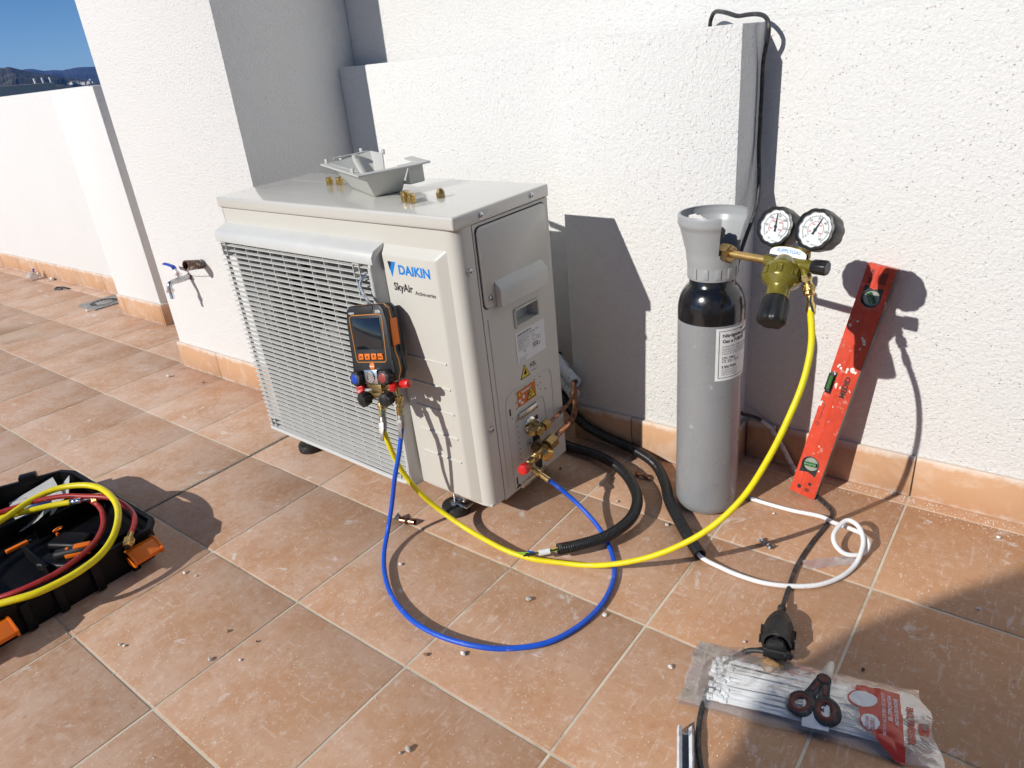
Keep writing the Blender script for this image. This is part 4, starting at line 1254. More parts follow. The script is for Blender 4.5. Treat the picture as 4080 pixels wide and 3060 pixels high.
conduit('corrugated_conduit', 'black corrugated conduit curling round to bare wire ends beside the yellow hose', C1, .0135)
conduit('corrugated_conduit', 'black corrugated conduit passing left of the gas bottle with a white pipe inside', C2, .0138)
t = thing('cable_end', 'bundle of green, blue and black wire ends taped in white, sticking out of the conduit', 'wires', (2.50, -.63, .03))
W0 = [(2.530, -.600, .034), (2.518, -.616, .034), (2.502, -.632, .032), (2.489, -.645, .032)]
for k, (c_, e, nm) in enumerate((((.25, .55, .05), (2.448, -.676, .036), 'green'), ((.55, .50, .03), (2.452, -.674, .032), 'yellow'), ((.02, .12, .55), (2.466, -.664, .040), 'blue'), ((.012, .012, .012), (2.459, -.672, .029), 'black'), ((.02, .02, .025), (2.463, -.668, .034), 'grey'))):
    m_ = pm('wire_' + nm, c_, .4)
    o_ = Vector((.0025 * math.cos(k * 1.3), .0025 * math.sin(k * 1.3), .0025 * math.sin(k * 2.1)))
    mb = MB().tube(resample(spline([Vector(p) + o_ for p in W0] + [(Vector(W0[-1]) + Vector(e)) / 2 + o_ * .6, Vector(e)], 6), .004), .0021, 8)
    mb.build('wire', m_, t, I4)
mb = MB().tube([Vector((2.505, -.629, .0325)), Vector((2.496, -.638, .032)), Vector((2.486, -.648, .032))], .0072, 14)
mb.build('white_tape', Mt['pvc'], t, I4)
WHT = [(2.770, -.425, .018), (2.797, -.450, .014), (2.854, -.456, .007), (2.895, -.460, .0072), (2.945, -.456, .0072), (2.996, -.437, .0072), (3.043, -.404, .0072), (3.076, -.353, .0072), (3.091, -.303, .010), (3.094, -.268, .022), (3.089, -.235, .034), (3.070, -.208, .046), (3.047, -.199, .047), (3.034, -.226, .042), (3.032, -.259, .033), (3.042, -.273, .022), (3.062, -.277, .011), (3.080, -.270, .0085), (3.094, -.258, .009), (3.101, -.243, .015), (3.100, -.232, .025), (3.081, -.211, .029), (3.062, -.204, .028), (3.039, -.191, .022), (3.009, -.177, .014), (2.985, -.166, .0125), (2.911, -.166, .0062), (2.843, -.166, .0056), (2.804, -.164, .0056)]
path = resample(spline(WHT, 10), .005)
mb = MB().tube(path, .0052, 16)
t = thing('white_pipe', 'thin white plastic pipe tied in a loop on the tiles near the level', 'pipe', (3.06, -.3, 0))
wp = mb.build('pipe_tube', Mt['pvc'], t, I4)
mb = MB(); cyl(mb, Vector(WHT[-1]) - Vector((-.016, 0, 0)), Vector(WHT[-1]) - Vector((.010, 0, 0)), .0057, seg=16)
mb.build('grey_end', Mt['ink_grey'], t, I4)
# ================================================================== nitrogen bottle
GC = Vector((2.714, -.226, 0))
G = Matrix.Translation(GC)
gb = thing('gas_bottle', 'tall grey nitrogen bottle with black shoulder and grey plastic valve guard', 'gas bottle', G)
mb = MB().lathe([(.030, .004), (.050, .0005), (.062, .004), (.070, .012), (.0738, .026), (.0745, .040), (.0745, .509)], 64)
mb.build('bottle_body', Mt['gas_grey'], gb, G, ang=40)
mb = MB().lathe([(.07455, .509), (.0745, .530), (.0732, .545), (.0695, .560), (.0635, .573), (.0560, .583), (.0500, .587), (.0498, .606)], 64)
mb.build('black_shoulder', Mt['gas_black'], gb, G, ang=60)
# dented stamp marks on the shoulder
def on_shoulder(v):
    z = .5455 + v.y
    r = .0735 - max(0, (z - .533)) ** 1.6 * 3.1
    a = math.radians(-66) + v.x / r
    return Vector((r * math.cos(a), r * math.sin(a), z))
for s_, dy in (('138  E7  SYG  INER', .016), ('5.0VM  0,46 KG  15.0L', .006), ('WP0088 F10  EN fro 300', -.004)):
    lettering(s_, .0085, Mt['ink_grey'], gb, I4, G, fn=lambda v, dy=dy: on_shoulder(Vector((v.x - .045, v.y + dy, 0))), name='stamped_mark')
# valve guard: open tulip with a slot in front right and a round hand hole
def guard_r(z):
    z -= .603
    tab = [(0, .0535), (.004, .0545), (.030, .0545), (.034, .0555), (.060, .0585), (.112, .0715), (.118, .0745), (.122, .0765), (.138, .0765), (.142, .0750)]
    for (a, ra), (b, rb) in zip(tab, tab[1:]):
        if z <= b: return ra + (rb - ra) * max(0, z - a) / (b - a)
    return tab[-1][1]
mb = MB()
NA, ZS = 96, [.603 + .142 * i / 36 for i in range(37)]
SLOT0, SLOT1 = -56, 40          # degrees of the open slot (towards the regulator)
def keep(a, z):
    da = ((a + 180) % 360) - 180
    if SLOT0 < da < SLOT1 and z > .645 + .022 * (abs(da - (SLOT0 + SLOT1) / 2) / 48) ** 6: return False
    for ha in (152,):
        if ((((a - ha + 180) % 360) - 180) / 24) ** 2 + ((z - .712) / .017) ** 2 < 1: return False
    return True
grid = {}
def gv(i, j, k):
    key = (i % NA, j, k)
    if key not in grid:
        a = 2 * PI * (i % NA) / NA
        r = guard_r(ZS[j]) - (.0045 if k else 0)
        grid[key] = mb.bm.verts.new((r * math.cos(a), r * math.sin(a), ZS[j]))
    return grid[key]
cells = {(i, j) for i in range(NA) for j in range(36) if keep((i + .5) * 360 / NA, (ZS[j] + ZS[j + 1]) / 2)}
for (i, j) in cells:
    for k in (0, 1):
        q = [gv(i, j, k), gv(i + 1, j, k), gv(i + 1, j + 1, k), gv(i, j + 1, k)]
        mb.bm.faces.new(q if k == 0 else q[::-1])
    for (di, dj, e0, e1) in ((-1, 0, (0, 0), (0, 1)), (1, 0, (1, 1), (1, 0)), (0, -1, (1, 0), (0, 0)), (0, 1, (0, 1), (1, 1))):
        nb = ((i + di) % NA, j + dj)
        if nb not in cells:
            try: mb.bm.faces.new((gv(i + e0[0], j + e0[1], 0), gv(i + e1[0], j + e1[1], 0), gv(i + e1[0], j + e1[1], 1), gv(i + e0[0], j + e0[1], 1)))
            except ValueError: pass
gd = mb.build('valve_guard', Mt['guard'], gb, G, ang=40)
for a in range(-110, 60, 28):
    ar = math.radians(a)
    MB().box((.0548 * math.cos(ar), .0548 * math.sin(ar), .620), (.0022, .0100, .020), I4).build('guard_rib', Mt['guard'], gd, G) if False else None
    M = Matrix.Rotation(ar, 4, 'Z')
    MB().box((.0550, 0, .620), (.0020, .011, .022), M, bev=.0006).build('guard_rib', Mt['guard'], gd, G)
mb = MB()
prof(mb, (0, 0, .600), (0, 0, 1), [(0, .018), (.012, .018), (.014, .014), (.085, .012)], 20)
cyl(mb, (0, 0, .664), (.050, -.022, .664), .012)
mb.build('bottle_valve', Mt['brass_old'], gb, G)
mb = MB(); prof(mb, (0, 0, .682), (0, 0, 1), [(0, .010), (.006, .024), (.022, .025), (.028, .020), (.029, .012)], 36, lobes=6, depth=.2)
hw = mb.build('handwheel', Mt['black'], gb, G)
mb = MB(); prof(mb, (0, 0, .7112), (0, 0, 1), [(0, .011), (.0015, .011)], 20); mb.build('handwheel_badge', Mt['blue_p'], hw, G)
# label wrapped on the bottle
RL = .0749
def wrap(v, a0, r=RL):
    a = math.radians(a0) + v.x / r
    return Vector((r * math.cos(a), r * math.sin(a), v.y))
def wrapped_quad(mb, a0, a1, z0, z1, r):
    n_ = 20
    P = [(r * math.cos(math.radians(a0 + (a1 - a0) * i / n_)), r * math.sin(math.radians(a0 + (a1 - a0) * i / n_)), z) for z in (z0, z1) for i in range(n_ + 1)]
    mb.faces(P, [(i, i + 1, n_ + 2 + i, n_ + 1 + i) for i in range(n_)])
mb = MB(); wrapped_quad(mb, -58.5, 20, .378, .504, RL); lb = mb.build('label', Mt['paper'], gb, G)
mb = MB()
for z0_, z1_, a0, a1 in ((.497, .4982, -53, 16), (.3845, .3857, -53, 16), (.3845, .4982, -53.3, -52.3)): wrapped_quad(mb, a0, a1, z0_, z1_, RL + .0002)
mb.build('label_border', Mt['ink'], lb, G)
for s_, z, sz, b_ in (('Nitrógeno comprimido', .4860, .0115, .0003), ('Gas a Presión', .4730, .0115, .0003), ('ATENCIÓN: H280 contiene gas a', .4600, .0062, 0), ('explosión en caso de calentamiento', .4545, .0062, 0), ('de la luz del sol. P403 Almacenar', .4490, .0062, 0), ('Cerrar la válvula después de', .4435, .0062, 0), ('UN 1066', .4330, .0090, .0001), ('CE 231-73-9', .4250, .0090, .0001), ('S SALTOKI', .4115, .0080, .0003), ('SALTOKI BIHARKO S.A.', .4045, .0042, 0), ('Autopista Salvatierra 1-22', .4005, .0042, 0), ('Teléfono 943 123 456', .3965, .0042, 0), ('Email: comercial@saltoki', .3925, .0042, 0)):
    lettering(s_, sz, Mt['ink'] if sz > .007 else Mt['ink_grey'], lb, I4, G, fn=lambda v, z=z: wrap(Vector((v.x, v.y + z, 0)), -47.5, RL + .0002), bold=b_)
mb = MB()
rt = random.Random(5)
for _ in range(14):
    a0 = rt.uniform(-20, 0); z = rt.uniform(.475, .500)
    wrapped_quad(mb, a0, a0 + rt.uniform(1.5, 5), z, z + rt.uniform(.002, .006), RL + .0003 + rt.uniform(0, .0002))
mb.build('label_tear', Mt['gas_black'], lb, G)

# ================================================================== pressure regulator
rg = thing('pressure_regulator', 'olive gas regulator with two black rimmed pressure gauges and yellow hose', 'regulator', (2.889, -.29, .66))
body_c = Vector((2.889, -.287, .668))
ax = Vector((.008, -.084, -.088)).normalized()
tdir = Vector((.078, -.025, 0)).normalized()
mb = MB(); prof(mb, (2.741, -.2487, .6645), tdir, [(0, .017), (.003, .0205), (.026, .0205), (.029, .018)], 6); mb.build('inlet_nut', Mt['brass_old'], rg, I4)
mb = MB(); cyl(mb, (2.765, -.2568, .6652), (2.852, -.2848, .6665), .0082, seg=20); mb.build('inlet_tube', Mt['brass_rough'], rg, I4)
mb = MB()
cyl(mb, (2.850, -.284, .6664), (2.946, -.306, .6680), .0118, seg=20)
prof(mb, body_c - ax * .016, ax, [(0, .008), (.006, .016), (.016, .024), (.030, .034), (.034, .0368), (.040, .0372), (.058, .0372), (.062, .0362), (.074, .0238), (.078, .0222), (.096, .0218)], 48)
for k in range(8):
    an = 2 * PI * k / 8
    M = frame(body_c + ax * .033, ax) @ Matrix.Rotation(an, 4, 'Z')
    mb.box((.0368, 0, 0), (.0034, .010, .014), M, bev=.001)
mb.box((2.897, -.281, .684), (.074, .018, .026), bev=.007)
cyl(mb, (2.928, -.304, .668), (2.936, -.309, .650), .0085, seg=16)
mb.build('regulator_body', Mt['olive'], rg, I4)
mb = MB(); prof(mb, body_c + ax * .0805, ax, [(0, .0225), (.004, .0250), (.020, .0268), (.046, .0290), (.052, .0285), (.056, .0240)], 60, lobes=6, depth=.13); mb.build('adjusting_handle', Mt['boot'], rg, I4, ang=40)
mb = MB(); prof(mb, (2.9445, -.3055, .6680), (.078, -.016, .002), [(0, .0105), (.004, .0140), (.028, .0148), (.031, .0135)], 40, lobes=8, depth=.08); kb = mb.build('outlet_knob', Mt['boot'], rg, I4, ang=40)
mb = MB(); prof(mb, (2.9750, -.3118, .6688), (.078, -.016, .002), [(0, .0095), (.0006, .0095)], 20); mb.build('knob_cap', Mt['ink_grey'], kb, I4)
mb = MB(); cyl(mb, (2.9345, -.3080, .652), (2.9395, -.3098, .640), .0108, seg=6); cyl(mb, (2.9390, -.3096, .641), (2.9440, -.312, .628), .0085, seg=16); mb.build('outlet_nut', Mt['brass'], rg, I4)
# arched white sticker
fw = (CAM - Vector((2.897, -.29, .69))).normalized()
fw = (fw + Vector((-.25, 0, .1))).normalized()
LM = frame((2.8965, -.2925, .6885), (-.08, -1, .18), (1, -.20, -.02))
arc = [(-.036, -.008), (.036, -.008), (.036, -.002)] + [(.036 * math.cos(a), -.002 + .0125 * math.sin(a)) for a in [PI * i / 14 for i in range(1, 14)]] + [(-.036, -.002)]
LX = Matrix(((-1, 0, 0, 0), (0, 1, 0, 0), (0, 0, 1, 0), (0, 0, 0, 1)))
def flatM(o, n, right):
    n = Vector(n).normalized(); r = Vector(right); r = (r - n * r.dot(n)).normalized(); u = n.cross(r)
    return Matrix(((r.x, u.x, n.x, o[0]), (r.y, u.y, n.y, o[1]), (r.z, u.z, n.z, o[2]), (0, 0, 0, 1)))
LM = flatM((2.8960, -.2955, .6885), (-.05, -1, .30), (1, -.20, -.04))
st = MB().prism(arc, 0, .0008, LM).build('sticker', Mt['white'], rg, I4)
lettering('SUPPLYGAS', .0092, Mt['ink_blue'], st, LM @ Matrix.Translation((0, .002, .0011)), I4, align='CENTER', bold=.0002, shear=.15)
MB().prism([(-.036, -.0125), (-.012, -.0125), (-.016, -.0082), (-.036, -.0082)], 0, .0009, LM).build('sticker_corner', Mt['ink'], st, I4)
MB().prism([(.016, -.0125), (.036, -.0125), (.036, -.0082), (.016, -.0082)], 0, .0009, LM).build('sticker_corner', Mt['ink'], st, I4)
lettering('EN ISO 2503', .0030, Mt['white'], st, LM @ Matrix.Translation((.018, -.0104, .0012)), I4)
# gauges
def gauge(c, n, right, nums, inner, needle, stem):
    GM = flatM(c, n, right) @ Matrix.Scale(1.07, 4)
    mb = MB()
    mb.lathe([(.026, -.038), (.034, -.036), (.0365, -.024), (.0378, -.006), (.0378, .004), (.0365, .0085), (.0330, .0095), (.0315, .0085), (.0308, .0045)], 60, GM, lobes=11, depth=.045, cap=False)
    mb.lathe([(0, -.038), (.026, -.038)], 60, GM, cap=False)
    g_ = mb.build('gauge', Mt['boot'], rg, I4, ang=40)
    mb = MB().lathe([(0, .0022), (.0305, .0022), (.0312, .0050)], 48, GM, cap=False)
    mb.build('dial', Mt['white'], g_, I4)
    mb = MB()
    def arcmk(R0, R1, a0, a1, n_):
        P = []
        for i in range(n_ + 1):
            a = math.radians(a0 + (a1 - a0) * i / n_)
            P += [(R0 * math.cos(a), R0 * math.sin(a), .0026), (R1 * math.cos(a), R1 * math.sin(a), .0026)]
        mb.faces(P, [(2 * i, 2 * i + 1, 2 * i + 3, 2 * i + 2) for i in range(n_)], GM)
    arcmk(.0232, .0238, 225, -45, 48)
    for i in range(31):
        a = math.radians(225 - 9 * i)
        R1 = .0262 if i % 5 == 0 else .0249
        w_ = .00055 if i % 5 == 0 else .0003
        ca, sa = math.cos(a), math.sin(a)
        mb.faces([(.0235 * ca - w_ * sa, .0235 * sa + w_ * ca, .0026), (.0235 * ca + w_ * sa, .0235 * sa - w_ * ca, .0026), (R1 * ca + w_ * sa, R1 * sa - w_ * ca, .0026), (R1 * ca - w_ * sa, R1 * sa + w_ * ca, .0026)], [(0, 1, 2, 3)], GM)
    mb.build('scale', Mt['ink'], g_, I4)
    mb = MB()
    arcmk(.0138, .0143, 225, -45, 40)
    for i in range(25):
        a = math.radians(225 - 11.25 * i); ca, sa = math.cos(a), math.sin(a); w_ = .00035
        mb.faces([(.0143 * ca - w_ * sa, .0143 * sa + w_ * ca, .0026), (.0143 * ca + w_ * sa, .0143 * sa - w_ * ca, .0026), (.0156 * ca + w_ * sa, .0156 * sa - w_ * ca, .0026), (.0156 * ca - w_ * sa, .0156 * sa + w_ * ca, .0026)], [(0, 1, 2, 3)], GM)
    mb.build('inner_scale', Mt['ink_red'], g_, I4)
    for k, s_ in enumerate(nums):
        a = math.radians(225 - 270 * k / (len(nums) - 1))
        lettering(s_, .0058, Mt['ink'], g_, GM @ Matrix.Translation((.0196 * math.cos(a), .0196 * math.sin(a), .0027)), I4, align='CENTER')
    for k, s_ in enumerate(inner):
        a = math.radians(205 - 230 * k / (len(inner) - 1))
        lettering(s_, .0036, Mt['ink_red'], g_, GM @ Matrix.Translation((.0105 * math.cos(a), .0105 * math.sin(a), .0027)), I4, align='CENTER')
    lettering('bar', .0040, Mt['ink'], g_, GM @ Matrix.Translation((-.006, -.022, .0027)), I4, align='CENTER')
    lettering('ISO 5171', .0032, Mt['ink'], g_, GM @ Matrix.Translation((.007, -.0262, .0027)), I4, align='CENTER')
    M = GM @ Matrix.Rotation(math.radians(needle), 4, 'Z')
    mb = MB().prism([(-.009, -.0022), (-.006, -.0014), (0, -.0013), (.024, -.0004), (.024, .0004), (0, .0013), (-.006, .0014), (-.009, .0022)], .0040, .0046, M)
    mb.lathe([(.0024, .0036), (.0024, .0058), (0, .0060)], 14, GM)
    mb.build('needle', Mt['ink'], g_, I4)
    MB().lathe([(0, .0074), (.031, .0074)], 40, GM, cap=False).build('gauge_glass', Mt['glass'], g_, I4)
    mb = MB(); a_, b_ = Vector(stem[0]), Vector(stem[1])
    cyl(mb, a_, b_, .0062, seg=14); cyl(mb, a_.lerp(b_, .15), a_.lerp(b_, .6), .0088, seg=6)
    mb.build('gauge_stem', Mt['brass'], rg, I4)
gauge((2.8600, -.2650, .7300), (-.24, -.93, .34), (1, -.30, -.10), ['0', '50', '100', '150', '200', '250', '315'], ['1000', '2000', '3000', '4000'], 100, ((2.868, -.276, .684), (2.862, -.262, .712)))
gauge((2.9450, -.3000, .7370), (-.24, -.93, .34), (1, -.30, -.10), ['0', '10', '20', '30', '40', '50', '60'], ['200', '400', '600', '800'], 74, ((2.925, -.287, .688), (2.938, -.292, .716)))

# ================================================================== spirit level
LO, LU, LV_, LN = Vector((2.91095, -.08504, .0004)), Vector((.98396, -.10184, -.14643)), Vector((.16256, .17428, .97118)), Vector((-.07339, -.97942, .18804))
LVM = Matrix(((LU.x, LV_.x, LN.x, LO.x), (LU.y, LV_.y, LN.y, LO.y), (LU.z, LV_.z, LN.z, LO.z), (0, 0, 0, 1)))
LVM = LVM @ Matrix.Translation((0, .0045, 0))
lv = thing('spirit_level', 'red 60 cm spirit level splashed with plaster, leaning on the white wall', 'spirit level', LVM)
LEN = .598
holes = [(-.001, .5225, .0215), (-.004, .0865, .0215)]
# body as a profile with three window cut-outs, cut by strips along the length
def lstrip(mb, u0, u1, v0, v1, n0, n1): mb.box(((u0 + u1) / 2, (v0 + v1) / 2, (n0 + n1) / 2), (u1 - u0, v1 - v0, n1 - n0))
mb = MB()
prf = [(-.0315, -.022), (.0315, -.022), (.0315, 0), (.029, .0010), (.003, .0010), (-.003, .0028), (-.009, .0010), (-.029, .0010), (-.0315, 0)]
XYp = Matrix(((1, 0, 0, 0), (0, 0, 1, 0), (0, 1, 0, 0), (0, 0, 0, 1)))
segs = [(0, .062), (.111, .277), (.333, .498), (.547, LEN)]
for v0, v1 in segs: mb.prism(prf, v0, v1, XYp)
for v0, v1 in ((.062, .111), (.498, .547)):
    mb.prism([(-.0315, -.022), (-.0265, -.022), (-.0255, .0010), (-.029, .0010), (-.0315, 0)], v0, v1, XYp)
    mb.prism([(.0245, -.022), (.0315, -.022), (.0315, 0), (.029, .0010), (.0235, .0010)], v0, v1, XYp)
    mb.prism([(-.0265, -.022), (.0245, -.022), (.0245, -.018), (-.0265, -.018)], v0, v1, XYp)
mb.prism([(-.014, -.022), (.0315, -.022), (.0315, 0), (.029, .0010), (.003, .0010), (-.003, .0028), (-.009, .0010), (-.014, .0010)], .277, .333, XYp)
mb.build('level_body', Mt['level'], lv, LVM, ang=25)
MB().box((.0322, LEN / 2, -.0108), (.0012, LEN, .0214)).build('level_edge', Mt['level_edge'], lv, LVM)
for (u, v, r), tilt in zip(holes, (-55, 10)):
    # corner plates filling the square window down to a round one
    mb = MB()
    N = 32
    inn = [(u + r * math.cos(2 * PI * i / N), v + r * math.sin(2 * PI * i / N), .0012) for i in range(N)]
    out = []
    for i in range(N):
        a = 2 * PI * i / N
        k = min(.0252 / max(abs(math.cos(a)), 1e-6), .0246 / max(abs(math.sin(a)), 1e-6))
        out.append((-.0010 + k * math.cos(a), (v if abs(u) < .003 else v) + k * math.sin(a), .0012))
    mb.faces(out + inn, [(i, (i + 1) % N, N + (i + 1) % N, N + i) for i in range(N)])
    mb.build('window_plate', Mt['level'], lv, LVM)
    M = LVM @ Matrix.Translation((u, v, 0))
    mb = MB().lathe([(r, -.017), (r, .0016), (r - .0022, .0018), (r - .0028, -.004)], 36, Matrix.Translation((u, v, 0)), cap=False)
    hd_ = mb.build('vial_holder', Mt['black'], lv, LVM)
    sgn = 1 if v > .3 else -1
    MB().prism([(u - r * .95, v + sgn * .003), (u - r * .95, v + sgn * (r + .006)), (u, v + sgn * r * .92), (u + r * .95, v + sgn * (r + .006)), (u + r * .95, v + sgn * .003), (u + r * .7, v + sgn * r * .7), (u, v + sgn * (r - .0005)), (u - r * .7, v + sgn * r * .7)], .0013, .0020).build('holder_wings', Mt['black'], hd_, LVM)
    mb = MB(); prof(mb, (u, v, -.006), (0, 0, 1), [(0, r - .003), (.0005, r - .003)], 36); mb.build('vial_backing', Mt['vial_back'], hd_, LVM)
    ca, sa = math.cos(math.radians(tilt)), math.sin(math.radians(tilt))
    mb = MB(); cyl(mb, (u - ca * .014, v - sa * .014, .0), (u + ca * .014, v + sa * .014, .0), .0055, seg=14); vl = mb.build('vial', Mt['vial'], hd_, LVM)
    mb = MB()
    for s_ in (-.005, .005): cyl(mb, (u + ca * (s_ - .0004), v + sa * (s_ - .0004), .0), (u + ca * (s_ + .0004), v + sa * (s_ + .0004), .0), .0057, seg=14)
    mb.build('vial_mark', Mt['ink'], hd_, LVM)
mb = MB().box((-.0228, .305, -.011), (.0165, .055, .020), bev=.002); mb.build('vial_holder', Mt['black'], lv, LVM)
mb = MB(); cyl(mb, (-.0250, .284, -.003), (-.0250, .326, -.003), .0085, seg=16); mb.build('vial', Mt['glass'], lv, LVM)
mb = MB(); cyl(mb, (-.0250, .288, -.003), (-.0250, .322, -.003), .0062, seg=16); mb.build('vial_liquid', Mt['vial'], lv, LVM)
RD = Matrix.Rotation(PI / 2, 4, 'Z')
def ltext(s_, u, v, size, **kw): lettering(s_, size, Mt['ink'], lv, Matrix.Translation((u, v, .0013)) @ RD, LVM, **kw)
ltext('MEDID', .0125, .277, .0165, bold=.0007, width=.054)
ltext('60 cm', -.0155, .556, .0125, bold=.0003)
ltext('1mm/m=0,057°', -.0190, .206, .0078, width=.050)
ltext('CONTROLAR DE NUEVO', -.010, .030, .0030); ltext('NIVEL EN CADA USO', -.006, .030, .0030)
mb = MB()
for i in range(12): mb.box((.0115 + (i % 3) * .0003, .5585 + i * .0022, .0013), (.014, .0009 + .0004 * (i % 2), .0002))
for r0, r1 in ((.0052, .0045), (.0030, .0023)): mb.lathe([(r1, .0013), (r0, .0013)], 20, Matrix.Translation((-.0205, .196, 0)), cap=False)
mb.box((-.012, .020, .0013), (.009, .010, .0002)); mb.box((.010, .036, .0013), (.007, .008, .0002))
mb.lathe([(.004, .0013), (.0054, .0013)], 16, Matrix.Translation((.008, .018, 0)), cap=False); mb.box((.008, .018, .0013), (.004, .005, .0002))
mb.build('printed_marks', Mt['ink'], lv, LVM)
rp = random.Random(8)
mb = MB()
spl = [(-.0214, .4433, .009), (.0125, .4311, .006), (.0191, .3495, .008), (-.0304, .2481, .007), (-.0074, .2979, .009), (-.015, .352, .006), (.005, .345, .005), (.0, .252, .004), (.014, .405, .003), (-.012, .462, .004), (.02, .42, .004), (.02, .08, .003), (.0, .14, .003), (-.02, .33, .004), (.024, .30, .003)]
for u, v, r in spl:
    for q in range(3):
        uu, vv = u + rp.uniform(-.6, .6) * r, v + rp.uniform(-1, 1) * r
        uu = max(-.029, min(.029, uu)); rr = r * rp.uniform(.4, .85)
        n_ = 9
        mb.prism([(max(-.031, uu + rr * rp.uniform(.6, 1.1) * math.cos(2 * PI * i / n_) * .8), vv + rr * rp.uniform(.6, 1.2) * math.sin(2 * PI * i / n_)) for i in range(n_)], .0006, .0016 + rp.uniform(0, .0004))
mb.build('plaster_splashes', Mt['plaster'], lv, LVM)
lv_o = bpy.data.objects
# ================================================================== power cable over the wall, socket and plug
CW = [(2.540, .131, .98), (2.541, .131, 1.06), (2.543, .130, 1.107), (2.547, .125, 1.121), (2.561, .110, 1.135), (2.589, .080, 1.135), (2.616, .060, 1.129), (2.642, .050, 1.121), (2.666, .040, 1.121), (2.692, .030, 1.120), (2.716, .015, 1.113), (2.730, .0, 1.098), (2.731, .0, 1.082), (2.726, .008, 1.060), (2.7185, .015, 1.031), (2.7165, .018, 1.006), (2.7160, .020, .980), (2.7165, .020, .955), (2.7165, .020, .916), (2.7165, .020, .886), (2.7165, .020, .846), (2.729, .0, .760), (2.734, -.020, .721), (2.733, -.045, .688), (2.726, -.060, .653), (2.718, -.074, .610), (2.705, -.100, .5), (2.690, -.100, .35), (2.690, -.075, .22), (2.715, .005, .150), (2.753, .033, .130), (2.786, .033, .108), (2.820, .030, .066), (2.861, .015, .012), (2.913, -.039, .0052), (2.955, -.083, .0048), (2.995, -.122, .0048), (2.999, -.175, .0048), (2.990, -.262, .0048), (2.986, -.358, .0048), (2.995, -.452, .007), (3.006, -.528, .018)]
pc = thing('power_cable', 'black power cable hanging over the wall and running across the tiles to a socket', 'cable', (2.99, -.3, 0))
MB().tube(resample(spline(CW, 10), .008), .0048, 10).build('cable_sheath', Mt['cable'], pc, I4)
slv = resample(spline(CW[30:35], 10), .004)
MB().tube(slv[2:-16], .0064, 10, rf=lambda s_: .0064 * (1 + .07 * math.sin(s_ * 420))).build('white_sleeve', Mt['sleeve'], pc, I4)
A0, B0 = Vector((3.0085, -.540, .021)), Vector((3.0315, -.640, .0285))
sd = (B0 - A0).normalized()
SL = (B0 - A0).length
mb = MB(); prof(mb, A0 - sd * .018, sd, [(0, .0060)] + [(.001 + .004 * i + d_, .0082 if d_ < .002 else .0068) for i in range(5) for d_ in (0, .0018, .0022, .0038)] + [(.022, .0100), (.032, .0165), (.045, .0220), (.060, .0262), (.066, .0275), (SL + .012, .0275), (SL + .0125, .0225), (SL - .004, .0220), (SL - .010, .0)], 40)
sk = mb.build('socket_body', Mt['rubber'], pc, I4, ang=40)
xs = sd.cross(Vector((0, 0, 1))).normalized()
us = xs.cross(sd).normalized()
for s_ in (-1, 1):
    c_ = A0 + sd * (SL * .72) + xs * (s_ * .0275)
    MB().box((0, 0, 0), (.006, .030, .016), Matrix(((xs.x, sd.x, us.x, c_.x), (xs.y, sd.y, us.y, c_.y), (xs.z, sd.z, us.z, c_.z), (0, 0, 0, 1))), bev=.002).build('socket_lug', Mt['rubber'], sk, I4)
pg = thing('plug', 'black angled plug pushed into the rubber socket, its cable running under the bag', 'plug', (3.03, -.65, 0))
PMx = Matrix(((xs.x, us.x, sd.x, 0), (xs.y, us.y, sd.y, 0), (xs.z, us.z, sd.z, 0), (0, 0, 0, 1)))
Pc = A0 + sd * (SL + .006)
PMx.translation = Pc
plugp = [(-.0185, -.006), (-.012, -.0155), (.0, -.0185), (.012, -.0155), (.0185, -.006), (.0185, .006), (.012, .0155), (0, .0185), (-.012, .0155), (-.0185, .006)]
MB().prism(plugp, -.012, .010, PMx, bev=.003).build('plug_body', Mt['black'], pg, I4)
MB().box((0, 0, .0115), (.036, .0135, .010), PMx, bev=.003).build('plug_grip', Mt['black'], pg, I4)
q0 = Pc + sd * .010 - xs * .016
C2_ = [q0, q0 - xs * .012 + Vector((0, 0, -.001)), Vector((2.994, -.662, .0185)), (2.978, -.673, .011), (2.962, -.705, .006), (2.956, -.771, .0055), (2.968, -.839, .0055), (2.986, -.890, .0055), (3.014, -.940, .0055), (3.05, -.99, .0055), (3.09, -1.04, .0055)]
MB().tube(resample(spline(C2_, 10), .006), .0046, 10).build('cable_sheath', Mt['cable'], pg, I4)
mb = MB()
rl = resample(spline(C2_[:4], 10), .0016)[:20]
mb.tube(rl, .0075, 12, rf=lambda s_: .0078 - .06 * s_ + .0011 * math.sin(s_ * 1500))
mb.build('strain_relief', Mt['black'], pg, I4)

# ================================================================== bag of cable ties with scissors on it
ex, ey = Vector((.970, .241, 0)), Vector((-.241, .970, 0))
BGM = Matrix(((ex.x, ey.x, 0, 2.908), (ex.y, ey.y, 0, -.758), (0, 0, 1, .001), (0, 0, 0, 1)))
bag = thing('cable_tie_bag', 'clear plastic bag of white cable ties with a red printed header', 'plastic bag', BGM)
def bag_h(x, y):
    u, v = x / .405, y / .08
    w_ = max(0, min(1, (u - .06) / .12)) * max(0, min(1, (1.02 - u) / .22)) * max(0, 1 - abs(v) ** 2.6)
    wr = mnoise.noise(Vector((x * 26, y * 34, 1.7))) * .0036 + mnoise.noise(Vector((x * 75, y * 60, 4))) * .0014
    edge = .0012 + (.004 * max(0, -u + .12) / .12) * (1 + math.sin(y * 60)) + .006 * max(0, (u - .9) / .1) * (1 + math.sin(y * 48 + 1))
    return .0016 + .0225 * w_ ** .8 + abs(wr) * (0.4 + .6 * min(1, w_ * 3 + .2)) + edge
NX, NY = 90, 36
